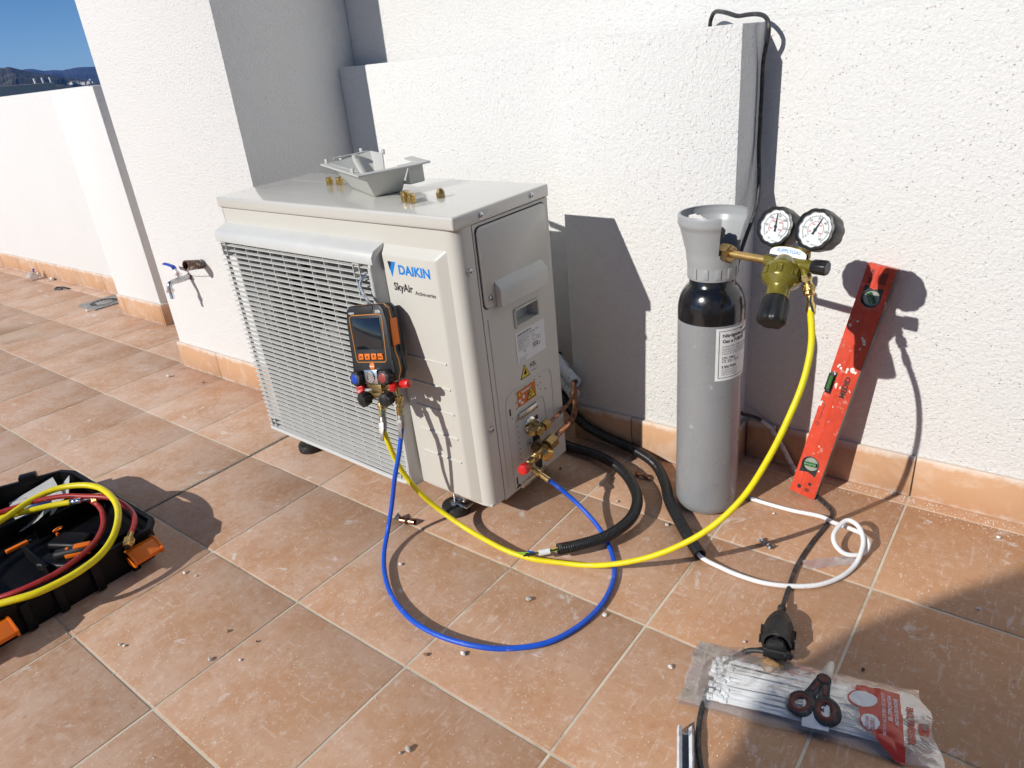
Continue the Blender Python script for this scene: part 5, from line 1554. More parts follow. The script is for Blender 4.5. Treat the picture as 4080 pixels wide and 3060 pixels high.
def bag_xy(i, j):
    v = -1 + 2 * j / NY
    u = i / NX
    x0 = .004 * (v) + .002 * math.sin(v * 9)
    x1 = .400 - .014 * v + .004 * math.sin(v * 7)
    y = v * (.080 - .006 * math.sin(u * PI)) + .002 * math.sin(u * 14) * (1 if abs(v) > .9 else .3)
    return x0 + (x1 - x0) * u, y
pts, fs = [], []
for i in range(NX + 1):
    for j in range(NY + 1):
        x, y = bag_xy(i, j); pts.append((x, y, bag_h(x, y)))
for i in range(NX):
    for j in range(NY):
        x, y = bag_xy(i, j)
        if .379 < x < .391 and -.030 < y < -.006: continue
        a = i * (NY + 1) + j
        fs.append((a, a + 1, a + NY + 2, a + NY + 1))
mb = MB().faces(pts, fs); mb.build('bag_front', Mt['film'], bag, BGM, ang=80)
pts = [(x, y, .0009) for (x, y) in [bag_xy(i, j) for i in range(NX + 1) for j in range(NY + 1)]]
mb = MB().faces(pts, fs); mb.build('bag_back', Mt['film'], bag, BGM, ang=80)
def printed(poly, n, mat, name, par=bag, lift=.0006):
    """flat print following the bag surface: polygon rasterised on a fine grid of the film"""
    mb = MB(); me_pts = []; me_f = []
    xs_ = [p[0] for p in poly]; ys_ = [p[1] for p in poly]
    def inside(x, y):
        c_ = False
        for (xa, ya), (xb, yb) in zip(poly, poly[1:] + poly[:1]):
            if (ya > y) != (yb > y) and x < (xb - xa) * (y - ya) / (yb - ya) + xa: c_ = not c_
        return c_
    st_ = n
    nx, ny = int((max(xs_) - min(xs_)) / st_) + 1, int((max(ys_) - min(ys_)) / st_) + 1
    idx = {}
    def vid(i, j):
        if (i, j) not in idx:
            x, y = min(xs_) + i * st_, min(ys_) + j * st_
            idx[(i, j)] = len(me_pts); me_pts.append((x, y, bag_h(x, y) + lift))
        return idx[(i, j)]
    for i in range(nx):
        for j in range(ny):
            if inside(min(xs_) + (i + .5) * st_, min(ys_) + (j + .5) * st_):
                me_f.append((vid(i, j), vid(i + 1, j), vid(i + 1, j + 1), vid(i, j + 1)))
    mb.faces(me_pts, me_f)
    return mb.build(name, mat, par, BGM, ang=80)
def ell(cx_, cy_, a, b, rot=0, n=36): return [(cx_ + a * math.cos(t) * math.cos(rot) - b * math.sin(t) * math.sin(rot), cy_ + a * math.cos(t) * math.sin(rot) + b * math.sin(t) * math.cos(rot)) for t in [2 * PI * i / n for i in range(n)]]
Mt['bag_red'] = pm('bag_red_print', (.55, .045, .022), .3, var=.06, coat=.3)
printed([(.285, .042), (.354, .047), (.3575, -.083), (.343, -.081), (.322, -.066), (.304, -.046), (.290, -.020), (.284, .010)], .0016, Mt['bag_red'], 'printed_header')
printed(ell(.296, .010, .0255, .0195, .35), .0014, Mt['bag_red'], 'printed_ring', lift=.0009)
printed(ell(.296, .010, .0225, .0165, .35), .0014, Mt['white'], 'printed_disc', lift=.0013)
printed(ell(.306, -.033, .0165, .0165), .0014, Mt['bag_red'], 'printed_ring', lift=.0009)
printed(ell(.306, -.033, .0140, .0140), .0014, Mt['white'], 'printed_disc', lift=.0013)
def bagtext(s_, x, y, size, mat, rot=-PI / 2, lift=.0022, **kw):
    c_, si = math.cos(rot), math.sin(rot)
    def f_(v):
        X, Y = x + v.x * c_ - v.y * si, y + v.x * si + v.y * c_
        return Vector((X, Y, bag_h(X, Y) + lift))
    lettering(s_, size, mat, bag, I4, BGM, fn=f_, **kw)
bagtext('BULTMEIER', .3675, .022, .0140, Mt['bag_red'], bold=.0005, width=.072)
bagtext('BRIDAS DE NYLON', .3460, .030, .0080, Mt['white'], bold=.0002, width=.055)
bagtext('NYLON CABLE TIES', .3360, .032, .0080, Mt['white'], bold=.0002, width=.055)
bagtext('COLLIER DE CÂBLAGE EN NYLON', .3265, .034, .0075, Mt['white'], width=.085)
bagtext('100%', .3090, -.0250, .0105, Mt['bag_red'], lift=.0018); bagtext('NYLON', .3010, -.0250, .0070, Mt['bag_red'], lift=.0018)
printed([(.3790, -.006), (.3830, -.006), (.3850, -.016), (.3910, -.016), (.3925, -.006), (.3955, -.014), (.3930, -.026), (.3880, -.022), (.3840, -.028), (.3790, -.024)], .0012, Mt['bag_red'], 'printed_logo')
bagtext('4,8 x', .2330, -.012, .0130, Mt['ink'], bold=.0004, lift=.0019); bagtext('x100', .2230, -.012, .0150, Mt['ink'], bold=.0005, lift=.0019)
printed([(.2020, -.068), (.2020, -.002), (.2440, -.002), (.2440, -.068)], .0030, Mt['white'], 'sticker', lift=.0010)
# the ties
rn = random.Random(21)
tie_n = 0
for k in range(70):
    y0 = rn.uniform(-.056, .050); y1 = y0 * rn.uniform(.5, .95) + rn.uniform(-.012, .012)
    x0 = .046 + rn.uniform(0, .034) - .00 * abs(y0); x1 = .352 + rn.uniform(-.02, .012)
    lay = rn.random()
    z0_ = .0035 + .010 * lay * max(.15, 1 - abs(y0) / .062); zt = .004 + .012 * lay * max(.1, 1 - abs(y1) / .06)
    P0, P1 = Vector((x0, y0, z0_)), Vector((x1, y1, zt * .6))
    mid = (P0 + P1) / 2 + Vector((0, rn.uniform(-.005, .005), zt * .45))
    mid.z = min(mid.z, bag_h(mid.x, mid.y) - .004)
    mb = MB()
    path = spline([P0, mid, P1], 5)
    w_, th = .0021, .0006
    V_ = []
    for i, p in enumerate(path):
        t_ = (path[min(i + 1, len(path) - 1)] - path[max(i - 1, 0)]).normalized()
        n_ = Vector((-t_.y, t_.x, 0)).normalized() * w_
        V_ += [p + n_ + Vector((0, 0, th)), p - n_ + Vector((0, 0, th)), p - n_ - Vector((0, 0, th)), p + n_ - Vector((0, 0, th))]
    mb.faces(V_, [(4 * i + a, 4 * i + (a + 1) % 4, 4 * i + 4 + (a + 1) % 4, 4 * i + 4 + a) for i in range(len(path) - 1) for a in range(4)] + [(3, 2, 1, 0)])
    hM = frame(P0, (0, 0, 1), path[1] - path[0])
    mb.box((-.003, 0, .0010), (.0085, .0078, .0058), hM, bev=.0012, seg=1)
    tag(mb.build('cable_tie', Mt['nylon'], None, BGM), 'white nylon cable tie lying in the clear bag', 'cable tie', 'cable ties in the bag')
# scissors
SCM = Matrix.Translation((3.127, -.676, .0285)) @ Matrix.Rotation(math.radians(7), 4, 'X')
sc = thing('scissors', 'short dusty black and red handled scissors lying on the cable tie bag', 'scissors', SCM)
def ring_handle(cx_, cy_, a, b, rot, s_):
    P = [Vector((cx_ + a * math.cos(t) * math.cos(rot) - b * math.sin(t) * math.sin(rot), cy_ + a * math.cos(t) * math.sin(rot) + b * math.sin(t) * math.cos(rot), .001)) for t in [2 * PI * i / 28 for i in range(29)]]
    mb = MB().tube(P, .0070, 10, cap=False, flat=.95, rf=lambda q: .0070 + .0012 * math.sin(q * 60))
    mb.prism([(0, .010), (s_ * .0115, .004), (s_ * .0165, -.022), (s_ * .0230, -.042), (s_ * .0090, -.052), (s_ * .0012, -.044), (s_ * .0004, -.012)], -.005, .0075, bev=.003, seg=2)
    h_ = mb.build('handle', Mt['grip_black'], sc, SCM, ang=60)
    P2 = [Vector((cx_ + (a - .0045) * math.cos(t) * math.cos(rot) - (b - .0045) * math.sin(t) * math.sin(rot), cy_ + (a - .0045) * math.cos(t) * math.sin(rot) + (b - .0045) * math.sin(t) * math.cos(rot), .0034)) for t in [2 * PI * i / 28 for i in range(29)]]
    MB().tube(P2, .0054, 8, cap=False).build('ring_lining', Mt['grip_red'], h_, SCM)
    MB().box((s_ * .0080, -.022, .0070), (.0070, .022, .004), Matrix.Translation((s_ * .008, -.022, 0)) @ Matrix.Rotation(s_ * .25, 4, 'Z') @ Matrix.Translation((-s_ * .008, .022, 0)), bev=.0015).build('grip_inlay', Mt['grip_red'], h_, SCM)
ring_handle(-.0200, -.064, .0175, .0205, -.35, -1)
ring_handle(.0205, -.058, .0175, .0215, .30, 1)
mb = MB().prism([(-.0085, -.002), (.0085, -.002), (.0095, .020), (.0085, .036), (.0055, .047), (.0010, .051), (-.0035, .046), (-.0080, .030)], -.0030, -.0008, bev=.0006)
mb.build('blade', Mt['blade'], sc, SCM)
mb = MB().prism([(-.0070, .0), (.0060, .0), (.0075, .022), (.0060, .040), (.0015, .0475), (-.0050, .030)], -.0006, .0014, bev=.0005)
mb.build('blade', Mt['blade'], sc, SCM)
mb = MB(); prof(mb, (0, .0, -.004), (0, 0, 1), [(0, .0125), (.010, .0125), (.012, .0105)], 26); mb.build('pivot_boss', Mt['grip_black'], sc, SCM)
mb = MB(); prof(mb, (0, .0, .0078), (0, 0, 1), [(0, .0085), (.0012, .0085), (.0016, .0065), (.0008, .0060), (.0009, 0)], 24); mb.build('pivot_cap', Mt['grip_red'], sc, SCM)

# ================================================================== open tool case with hoses
cs = thing('tool_case', 'open black plastic tool case with orange latches at the left edge', 'tool case', (1.32, -1.4, 0))
OUT = [(1.0, -1.72), (1.0, -1.265), (1.072, -1.118), (1.12, -1.098), (1.585, -1.098), (1.626, -1.128), (1.632, -1.72)]
INN = [(1.012, -1.708), (1.012, -1.268), (1.080, -1.128), (1.123, -1.110), (1.580, -1.110), (1.614, -1.134), (1.620, -1.708)]
def ringwall(mb, o_, i_, z0, z1, z0i=None):
    n_ = len(o_)
    P = [(x, y, z0) for x, y in o_] + [(x, y, z1) for x, y in o_] + [(x, y, z1) for x, y in i_] + [(x, y, z0i if z0i is not None else z0) for x, y in i_]
    F = []
    for i in range(n_):
        j = (i + 1) % n_
        F += [(i, j, n_ + j, n_ + i), (n_ + i, n_ + j, 2 * n_ + j, 2 * n_ + i), (2 * n_ + i, 2 * n_ + j, 3 * n_ + j, 3 * n_ + i)]
    mb.faces(P, F)
mb = MB()
def shrink(poly, k, c=(1.32, -1.42)): return [(c[0] + (x - c[0]) * k, c[1] + (y - c[1]) * k) for x, y in poly]
ringwall(mb, shrink(OUT, .965), INN, .001, .080, .010)
mb.prism(shrink(INN, 1.0), .008, .012)
mb.prism(shrink(OUT, .965), .0008, .006)
case_b = mb.build('case_body', Mt['case'], cs, I4, ang=30)
mb = MB(); ringwall(mb, OUT, INN, .074, .089); mb.build('case_rim', Mt['case'], cs, I4, ang=30)
for (x, y, w_, d_) in ((1.036, -1.196, .030, .045), (1.004, -1.300, .020, .060), (1.003, -1.42, .020, .070), (1.003, -1.56, .02, .06)):
    MB().box((x, y, .091), (w_, d_, .026), Matrix.Translation((x, y, 0)) @ Matrix.Rotation(-.46 if y > -1.25 else 0, 4, 'Z') @ Matrix.Translation((-x, -y, 0)), bev=.004).build('hinge_lug', Mt['case'], cs, I4)
for y in (-1.19, -1.275, -1.36, -1.43, -1.53, -1.62):
    MB().box((1.628, y, .042), (.014, .020, .076), bev=.003).build('wall_rib', Mt['case'], cs, I4)
for x in (1.20, 1.32, 1.44, 1.53):
    MB().box((x, -1.099, .042), (.020, .010, .076), bev=.003).build('wall_rib', Mt['case'], cs, I4)
for y0, y1 in ((-1.205, -1.130), (-1.545, -1.462)):
    ym = (y0 + y1) / 2
    mb = MB()
    prf_ = [(1.632, .070), (1.648, .072), (1.676, .052), (1.674, .046), (1.646, .058), (1.632, .050)]
    mb.prism(prf_, y0, y1, Matrix(((1, 0, 0, 0), (0, 0, 1, 0), (0, 1, 0, 0), (0, 0, 0, 1))), bev=.001)
    for yy in (y0 + .003, y1 - .003): mb.prism([(1.632, .072), (1.650, .073), (1.678, .054), (1.672, .036), (1.640, .030), (1.632, .034)], yy - .003, yy + .003, Matrix(((1, 0, 0, 0), (0, 0, 1, 0), (0, 1, 0, 0), (0, 0, 0, 1))), bev=.001)
    mb.box((1.655, ym, .040), (.026, y1 - y0 - .012, .005), bev=.001)
    mb.build('latch', Mt['orange'], cs, I4)
# moulded insert dividers
for c_, d_ in (((1.26, -1.20, .036), (.006, .16, .050)), ((1.40, -1.33, .030), (.16, .006, .040)), ((1.515, -1.21, .030), (.006, .17, .040)), ((1.34, -1.47, .030), (.40, .006, .040)), ((1.19, -1.38, .036), (.006, .32, .050))):
    MB().box(c_, d_, bev=.0015).build('divider', Mt['case'], cs, I4)
for c_, d_ in (((1.46, -1.30, .030), (.10, .05, .030)), ((1.38, -1.24, .026), (.10, .06, .026))):
    MB().box(c_, d_, Matrix.Translation(Vector(c_)) @ Matrix.Rotation(.5, 4, 'Z') @ Matrix.Translation(-Vector(c_)), bev=.010, seg=3).build('moulded_insert', Mt['case'], cs, I4)
# things in the case
for k, (corn, z, lab) in enumerate((([(1.022, -1.262), (1.085, -1.150), (1.230, -1.176), (1.200, -1.300)], .062, 'white folded instruction sheet under the hoses in the tool case'), ([(1.085, -1.150), (1.130, -1.120), (1.225, -1.165), (1.205, -1.225)], .066, 'second white leaflet at the back corner of the tool case'))):
    mb = MB()
    n_ = 8
    P = []
    for i in range(n_ + 1):
        for j in range(n_ + 1):
            u, v = i / n_, j / n_
            a = Vector(corn[0]).lerp(Vector(corn[1]), u); b = Vector(corn[3]).lerp(Vector(corn[2]), u)
            p = a.lerp(b, v)
            P.append((p.x, p.y, z - .024 + .046 * u - .012 * v + .004 * math.sin(u * 5 + k) * math.sin(v * 4)))
    mb.faces(P, [(i * (n_ + 1) + j, i * (n_ + 1) + j + 1, (i + 1) * (n_ + 1) + j + 1, (i + 1) * (n_ + 1) + j) for i in range(n_) for j in range(n_)])
    bmesh.ops.solidify(mb.bm, geom=mb.bm.faces[:], thickness=.0012)
    t = thing('leaflet', lab, 'paper', (1.15, -1.2, .05))
    mb.build('sheet', Mt['paper'], t, I4, ang=60)
    mb = MB()
    for i in range(5):
        a = Vector(corn[0]).lerp(Vector(corn[3]), .2 + .13 * i); b = Vector(corn[1]).lerp(Vector(corn[2]), .2 + .13 * i)
        q, r_ = a.lerp(b, .12), a.lerp(b, .5 + .08 * (i % 3))
        zz = z - .024 + .046 * .3 - .012 * (.2 + .13 * i) + .006
        mb.tube([Vector((q.x, q.y, zz)), Vector((r_.x, r_.y, zz))], .0006, 4)
    mb.build('printed_line', Mt['ink_grey'], t, I4)
t = thing('reflective_pouch', 'small shiny silver foil packet on the leaflet in the tool case', 'packet', (1.215, -1.24, .06))
mb = MB().faces([(1.205, -1.275, .066), (1.235, -1.215, .066), (1.212, -1.205, .078), (1.182, -1.262, .076), (1.196, -1.240, .084), (1.222, -1.235, .080)], [(0, 1, 5), (1, 2, 4, 5), (2, 3, 4), (3, 0, 5, 4)])
mb.build('foil', Mt['chrome'], t, I4, smooth=False)
t = thing('orange_strip', 'flat orange plastic bar lying in the tool case', 'plastic bar', (1.307, -1.338, .04))
d_ = Vector((1.307, -1.313, .045)) - Vector((1.306, -1.363, .045))
MB().box((1.3065, -1.338, .045), (.012, .052, .008), bev=.001).build('bar', Mt['orange'], t, I4)
MB().box((1.3065, -1.308, .043), (.010, .010, .007), bev=.001).build('bar_end', Mt['black'], t, I4)
t = thing('orange_ring_tool', 'small orange ring with a stem, upright in the tool case', 'ring tool', (1.334, -1.246, .03))
P = [Vector((1.334 + .006 * math.cos(a), -1.246 + .011 * math.sin(a), .052 + .006 * math.cos(a))) for a in [2 * PI * i / 20 for i in range(21)]]
MB().tube(P, .0022, 8, cap=False).build('ring', Mt['orange'], t, I4)
MB().box((1.338, -1.252, .036), (.006, .006, .018), bev=.001).build('stem', Mt['orange'], t, I4)
t = thing('clamp_probe', 'black clamp thermometer with orange trigger lying in the tool case', 'probe', (1.48, -1.26, .04))
pa_, pb2 = Vector((1.452, -1.302, .050)), Vector((1.522, -1.216, .056))
mb = MB(); prof(mb, pa_, pb2 - pa_, [(0, .008), (.006, .013), (.060, .0145), (.100, .0130), (.108, .008)], 20); mb.build('probe_body', Mt['black'], t, I4)
m_ = pa_.lerp(pb2, .62) + Vector((.004, 0, .0135))
MB().box((0, 0, 0), (.040, .018, .007), frame(m_, (0, 0, 1), pb2 - pa_), bev=.003).build('trigger', Mt['orange'], t, I4)
mb = MB(); prof(mb, pa_.lerp(pb2, .30) + Vector((.002, 0, .0128)), (.1, -.1, 1), [(0, .0045), (.001, .0045)], 16); mb.build('badge', Mt['orange'], t, I4)
MB().box((0, 0, 0), (.060, .006, .010), frame(pa_.lerp(pb2, .5) + Vector((.014, -.006, -.003)), (0, 0, 1), pb2 - pa_), bev=.002).build('side_grip', Mt['orange'], t, I4)
# coiled hoses thrown into the case
YB = [(1.560, -1.56, .090), (1.40, -1.60, .085), (1.28, -1.50, .088), (1.242, -1.40, .095), (1.240, -1.336, .100), (1.221, -1.252, .108), (1.235, -1.194, .115), (1.282, -1.148, .118), (1.341, -1.124, .118), (1.431, -1.126, .118), (1.504, -1.144, .115), (1.567, -1.177, .110), (1.614, -1.215, .105), (1.644, -1.259, .100), (1.657, -1.299, .099), (1.660, -1.342, .098), (1.650, -1.403, .098), (1.627, -1.444, .098), (1.600, -1.480, .095), (1.52, -1.55, .07)]
Y2 = [(1.30, -1.55, .06), (1.215, -1.44, .08), (1.200, -1.370, .088), (1.205, -1.328, .090), (1.222, -1.290, .090), (1.245, -1.253, .090), (1.271, -1.216, .090), (1.301, -1.183, .090)]
R1 = [(1.25, -1.52, .07), (1.192, -1.42, .092), (1.188, -1.348, .100), (1.194, -1.321, .101), (1.209, -1.282, .103), (1.228, -1.243, .104), (1.279, -1.186, .104), (1.322, -1.156, .100), (1.367, -1.130, .098), (1.412, -1.117, .098), (1.477, -1.116, .098), (1.544, -1.127, .097), (1.586, -1.147, .096), (1.620, -1.173, .096)]
R2 = [(1.285, -1.150, .075), (1.337, -1.144, .078), (1.394, -1.150, .080), (1.444, -1.166, .080), (1.490, -1.187, .082), (1.541, -1.224, .085), (1.578, -1.265, .090), (1.602, -1.307, .094), (1.611, -1.346, .095), (1.608, -1.388, .095), (1.592, -1.430, .092), (1.560, -1.470, .085), (1.48, -1.54, .06)]
t1, _ = hose('charging_hose', 'thick yellow hose looping out over the right rim of the tool case', YB, .0082, Mt['hose_y'])
t2, _ = hose('charging_hose', 'yellow hose end with chrome ferrule resting on leaflets in the case', Y2, .0080, Mt['hose_y'])
t3, _ = hose('charging_hose', 'red hose crossing the case and ending in a brass fitting by the latch', R1, .0069, Mt['hose_r'])
t4, _ = hose('charging_hose', 'red hose arc lying inside the yellow loop of the tool case', R2, .0069, Mt['hose_r'])
d_ = (Vector(Y2[-1]) - Vector(Y2[-2])).normalized()
mb = MB(); prof(mb, Vector(Y2[-1]) - d_ * .004, d_, [(0, .0090), (.007, .0090), (.008, .0082), (.010, .0090), (.018, .0090), (.019, .0082), (.021, .0090), (.029, .0090), (.031, .006)], 20); mb.build('ferrule', Mt['chrome'], t2, I4)
mb = MB(); cyl(mb, Vector(Y2[-1]) + d_ * .026, Vector(Y2[-1]) + d_ * .056, .0038, seg=12); mb.build('stub_pipe', Mt['steel'], t2, I4)
mb = MB(); knurl_nut(mb, Vector(Y2[-1]) + d_ * .052, d_, .0125, .026); mb.build('swivel_nut', Mt['brass'], t2, I4)
d_ = (Vector((1.650, -1.200, .086)) - Vector(R1[-1])).normalized()
mb = MB(); prof(mb, Vector(R1[-1]) - d_ * .004, d_, [(0, .0078), (.014, .0082), (.016, .0060), (.018, .0060)], 18); mb.build('ferrule', Mt['brass'], t3, I4)
mb = MB(); knurl_nut(mb, Vector(R1[-1]) + d_ * .012, d_, .0118, .026); mb.build('swivel_nut', Mt['brass'], t3, I4)
mb = MB(); prof(mb, Vector(R1[-1]) + d_ * .0375, d_, [(0, .0078), (.0010, .0078)], 16); mb.build('nut_bore', Mt['dark'], t3, I4)

# ================================================================== tap and pipe stub on the pillar
tp_ = thing('garden_tap', 'chrome tap with a blue lever handle on the white pillar', 'tap', (.655, -.40, .38))
mb = MB()
cyl(mb, (.653, -.358, .4265), (.654, -.385, .4255), .0105)
cyl(mb, (.654, -.385, .4255), (.6545, -.416, .4245), .0118, seg=8)
mb.tube(spline([(.6545, -.412, .4248), (.6550, -.432, .4240), (.6555, -.446, .4190), (.6560, -.450, .4080), (.6560, -.450, .3990)], 6), .0098, 16)
tbody = mb.build('tap_body', Mt['steel'], tp_, I4)
mb = MB(); prof(mb, (.6560, -.450, .4005), (0, 0, -1), [(0, .0150), (.009, .0150), (.010, .0085)], 36, lobes=10, depth=.1); mb.build('outlet_nut', Mt['chrome'], tp_, I4)
mb = MB(); prof(mb, (.6560, -.450, .3920), (0, 0, -1), [(0, .0080), (.003, .0080)] + [(.004 + .006 * i + q, r_) for i in range(4) for q, r_ in ((0, .0072), (.0045, .0090), (.0050, .0072))], 20); mb.build('hose_tail', Mt['chrome'], tp_, I4)
mb = MB(); cyl(mb, (.654, -.402, .430), (.654, -.402, .450), .0065); cyl(mb, (.654, -.402, .4455), (.654, -.402, .4475), .014, seg=20); cyl(mb, (.654, -.402, .450), (.654, -.402, .456), .0085, seg=6); mb.build('spindle', Mt['chrome'], tp_, I4)
mb = MB(); mb.tube(spline([(.658, -.402, .452), (.648, -.4025, .458), (.638, -.403, .470)], 5), .0075, 8, flat=.45); mb.build('lever_shank', Mt['steel'], tp_, I4)
mb = MB(); mb.tube(spline([(.641, -.4028, .466), (.633, -.4032, .4755), (.620, -.404, .4785), (.595, -.405, .4815), (.577, -.406, .4825)], 6), .0092, 10, flat=.45); mb.build('lever_handle', Mt['blue_p'], tp_, I4)
mb = MB(); prof(mb, (.653, -.3595, .4265), (0, -1, 0), [(0, .0150), (.002, .0140), (.003, .0110)], 18); mb.build('wall_rust', Mt['bakelite'], tp_, I4)
t = thing('pipe_stub', 'cut brown pipe stub smeared with mortar, sticking out of the white pillar', 'pipe', (.788, -.40, .49))
sdv = Vector((.010, -.085, .016)).normalized()
mb = MB(); p0 = Vector((.784, -.352, .487))
mb.tube([p0 + sdv * (.0025 * i) for i in range(17)], .0175, 20, cap=False, rf=lambda s_: .0172 + .0012 * math.sin(s_ * 1600))
mb.build('mortar_thread', pm('mortar_smear', (.10, .085, .075), .9, var=.5, vs=120, bump=.8, bs=200, dirt=(.48, .45, .41), dirt_s=70, dirt_t=(.5, .56)), t, I4)
mb = MB(); prof(mb, p0 + sdv * .038, sdv, [(0, .0150), (.004, .0180), (.042, .0195), (.046, .0190), (.046, .0150), (.010, .0145)], 26, cap=False); mb.build('broken_sleeve', Mt['bakelite'], t, I4)
mb = MB(); prof(mb, p0 + sdv * .034, sdv, [(0, .0085), (.030, .0085), (.031, .0050), (.02, 0)], 16); mb.build('inner_pipe', Mt['dark'], t, I4)
MB().tube([Vector((.790, -.428, .486)), Vector((.727, -.396, .457)), Vector((.664, -.364, .432))], .0013, 6).build('wire_tail', Mt['bakelite'], t, I4)

# ================================================================== floor drain
DR = Matrix.Translation((-1.055, -.050, .0005)) @ Matrix.Rotation(.02, 4, 'Z')
dr = thing('floor_drain', 'grey square floor drain with a round slotted grate, half behind the pier', 'drain', DR)
mb = MB()
N = 48; hs = .105; r_ = .088
out = []; inn = []
for i in range(N):
    a = 2 * PI * i / N
    k = hs / max(abs(math.cos(a)), abs(math.sin(a)))
    out.append((k * math.cos(a), k * math.sin(a))); inn.append((r_ * math.cos(a), r_ * math.sin(a)))
mb.faces([(x, y, .006) for x, y in out] + [(x, y, .006) for x, y in inn] + [(x, y, 0) for x, y in out], [(i, (i + 1) % N, N + (i + 1) % N, N + i) for i in range(N)] + [(i, 2 * N + i, 2 * N + (i + 1) % N, (i + 1) % N) for i in range(N)])
mb.build('drain_frame', Mt['drain'], dr, DR)
MB().lathe([(0, .0012), (.0878, .0012)], N, cap=False).build('drain_sump', Mt['dark'], dr, DR)
mb = MB().lathe([(0, .0052), (.044, .0055), (.046, .0045), (.046, .0016)], 40, cap=False)
mb.lathe([(.0878, .0015), (.0874, .0075), (.076, .0078), (.0745, .0070), (.0745, .0020)], 48, cap=False)
mb.build('drain_grate', Mt['drain'], dr, DR)
for k in range(18):
    MB().box((.0600, 0, .0030), (.032, .0036, .0030), Matrix.Rotation(2 * PI * k / 18, 4, 'Z'), bev=.0008, seg=1).build('grate_bar', Mt['drain'], dr, DR)

# ================================================================== scraps on the tiles
def tube_scrap(name, label, cat, a, b, r, mat, inner=True):
    mb = MB()
    a, b = Vector(a), Vector(b)
    d_ = (b - a).normalized(); L = (b - a).length
    prof(mb, a, d_, [(0, r * .9), (L * .2, r * .92), (L * .22, r), (L, r), (L, r * .8), (L * .3, r * .78)], 18, cap=False)
    return tag(mb.build(name, mat), label, cat)
t = thing('copper_offcut', 'short tarnished copper pipe offcut with a crushed end near the unit foot', 'pipe offcut', (2.09, -.695, 0))
a_, b_ = Vector((2.075, -.700, .0085)), Vector((2.116, -.688, .0085))
d_ = (b_ - a_).normalized()
mb = MB(); prof(mb, a_, d_, [(0, .0078), (.020, .0080), (.043, .0082), (.043, .0068), (.005, .0062)], 20, cap=False); mb.build('pipe_piece', Mt['copper'], t, I4)
mb = MB(); prof(mb, a_ + d_ * .016, d_, [(0, .0086), (.010, .0086)], 20, cap=False); mb.build('dark_band', Mt['dark'], t, I4)
mb = MB().faces([tuple(a_ + Vector((0, .007, .002))), tuple(a_ + Vector((0, -.007, .003))), tuple(a_ + Vector((-.018, -.012, .004))), tuple(a_ + Vector((-.026, .0, -.004))), tuple(a_ + Vector((-.020, .012, .009))), tuple(a_ + Vector((-.004, .002, .010)))], [(0, 5, 4), (5, 1, 2), (5, 2, 3), (5, 3, 4), (0, 3, 4), (1, 3, 2)])
mb.build('crushed_end', pm('burnt_foil', (.09, .085, .085), .45, .5, var=.5, vs=90, bump=.5), t, I4, smooth=False)
mb = MB(); mb.tube(spline([(2.500, -.197, .005), (2.515, -.205, .010), (2.532, -.202, .008), (2.548, -.206, .006)], 5), .0062, 9, rf=lambda s_: .0062 + .002 * math.sin(s_ * 230), flat=.6)
tag(mb.build('pipe_scrap', Mt['copper']), 'burnt brown scrap beside the curl of the black conduit', 'scrap')
# twist of white paper
mb = MB()
P = []
for i in range(9):
    for j in range(4):
        u, v = i / 8, j / 3 - .5
        w_ = .010 * (.55 + .7 * abs(u - .45))
        P.append((2.884 + .036 * u + v * w_ * .5, -.318 - .016 * u + v * w_ * 1.6, .004 + .009 * abs(math.sin(u * 7 + j * 1.3))))
mb.faces(P, [(i * 4 + j, i * 4 + j + 1, (i + 1) * 4 + j + 1, (i + 1) * 4 + j) for i in range(8) for j in range(3)])
bmesh.ops.solidify(mb.bm, geom=mb.bm.faces[:], thickness=.0012)
tag(mb.build('paper_twist', pm('grey_white_paper', (.62, .62, .64), .8, var=.3, vs=90, dirt=(.06, .06, .07), dirt_s=60, dirt_t=(.52, .6)), smooth=False), 'twisted scrap of white and grey tape between cylinder and white pipe', 'paper scrap')
# clear tape strip
mb = MB(); P = []
for i in range(15):
    for j in range(5):
        u, v = i / 14, j / 4 - .5
        p = Vector((2.999, -.350, 0)).lerp(Vector((3.088, -.272, 0)), u) + Vector((-.66, .75, 0)) * (v * -.030)
        P.append((p.x, p.y, .0022 + .0022 * abs(math.sin(u * 9 + v * 3)) + .001 * math.sin(u * 23)))
mb.faces(P, [(i * 5 + j, i * 5 + j + 1, (i + 1) * 5 + j + 1, (i + 1) * 5 + j) for i in range(14) for j in range(4)])
tag(mb.build('tape_strip', Mt['tape']), 'crumpled strip of clear tape under the white pipe', 'tape')
# half shell of pipe insulation at the bottom edge
t = thing('insulation_shell', 'split half shell of pale pipe insulation at the bottom edge by the bag', 'insulation', (2.985, -.925, 0))
a_, b_ = Vector((2.961, -.886, .012)), Vector((3.028, -1.030, .012))
M = frame(a_, b_ - a_, (0, 0, 1))
L = (b_ - a_).length
mb = MB(); P = []
sec = [(.0165, a) for a in range(48, 313, 12)] + [(.0085, a) for a in range(312, 47, -12)]
ns = len(sec)
for i in range(25):
    for j, (rr, an) in enumerate(sec):
        rw = rr * (1 + .06 * mnoise.noise(Vector((i * .7, an * .02, rr * 200))))
        P.append((rw * math.cos(math.radians(an)), rw * math.sin(math.radians(an)) * .85, L * i / 24 + (.005 * mnoise.noise(Vector((j * .6, 1, 2))) if i in (0, 24) else 0)))
mb.faces(P, [(i * ns + j, i * ns + (j + 1) % ns, (i + 1) * ns + (j + 1) % ns, (i + 1) * ns + j) for i in range(24) for j in range(ns)] + [tuple(range(ns)), tuple(range(24 * ns, 25 * ns))], M)
mb.build('foam_wall', Mt['foam'], t, I4, ang=50)
mb = MB(); P = []
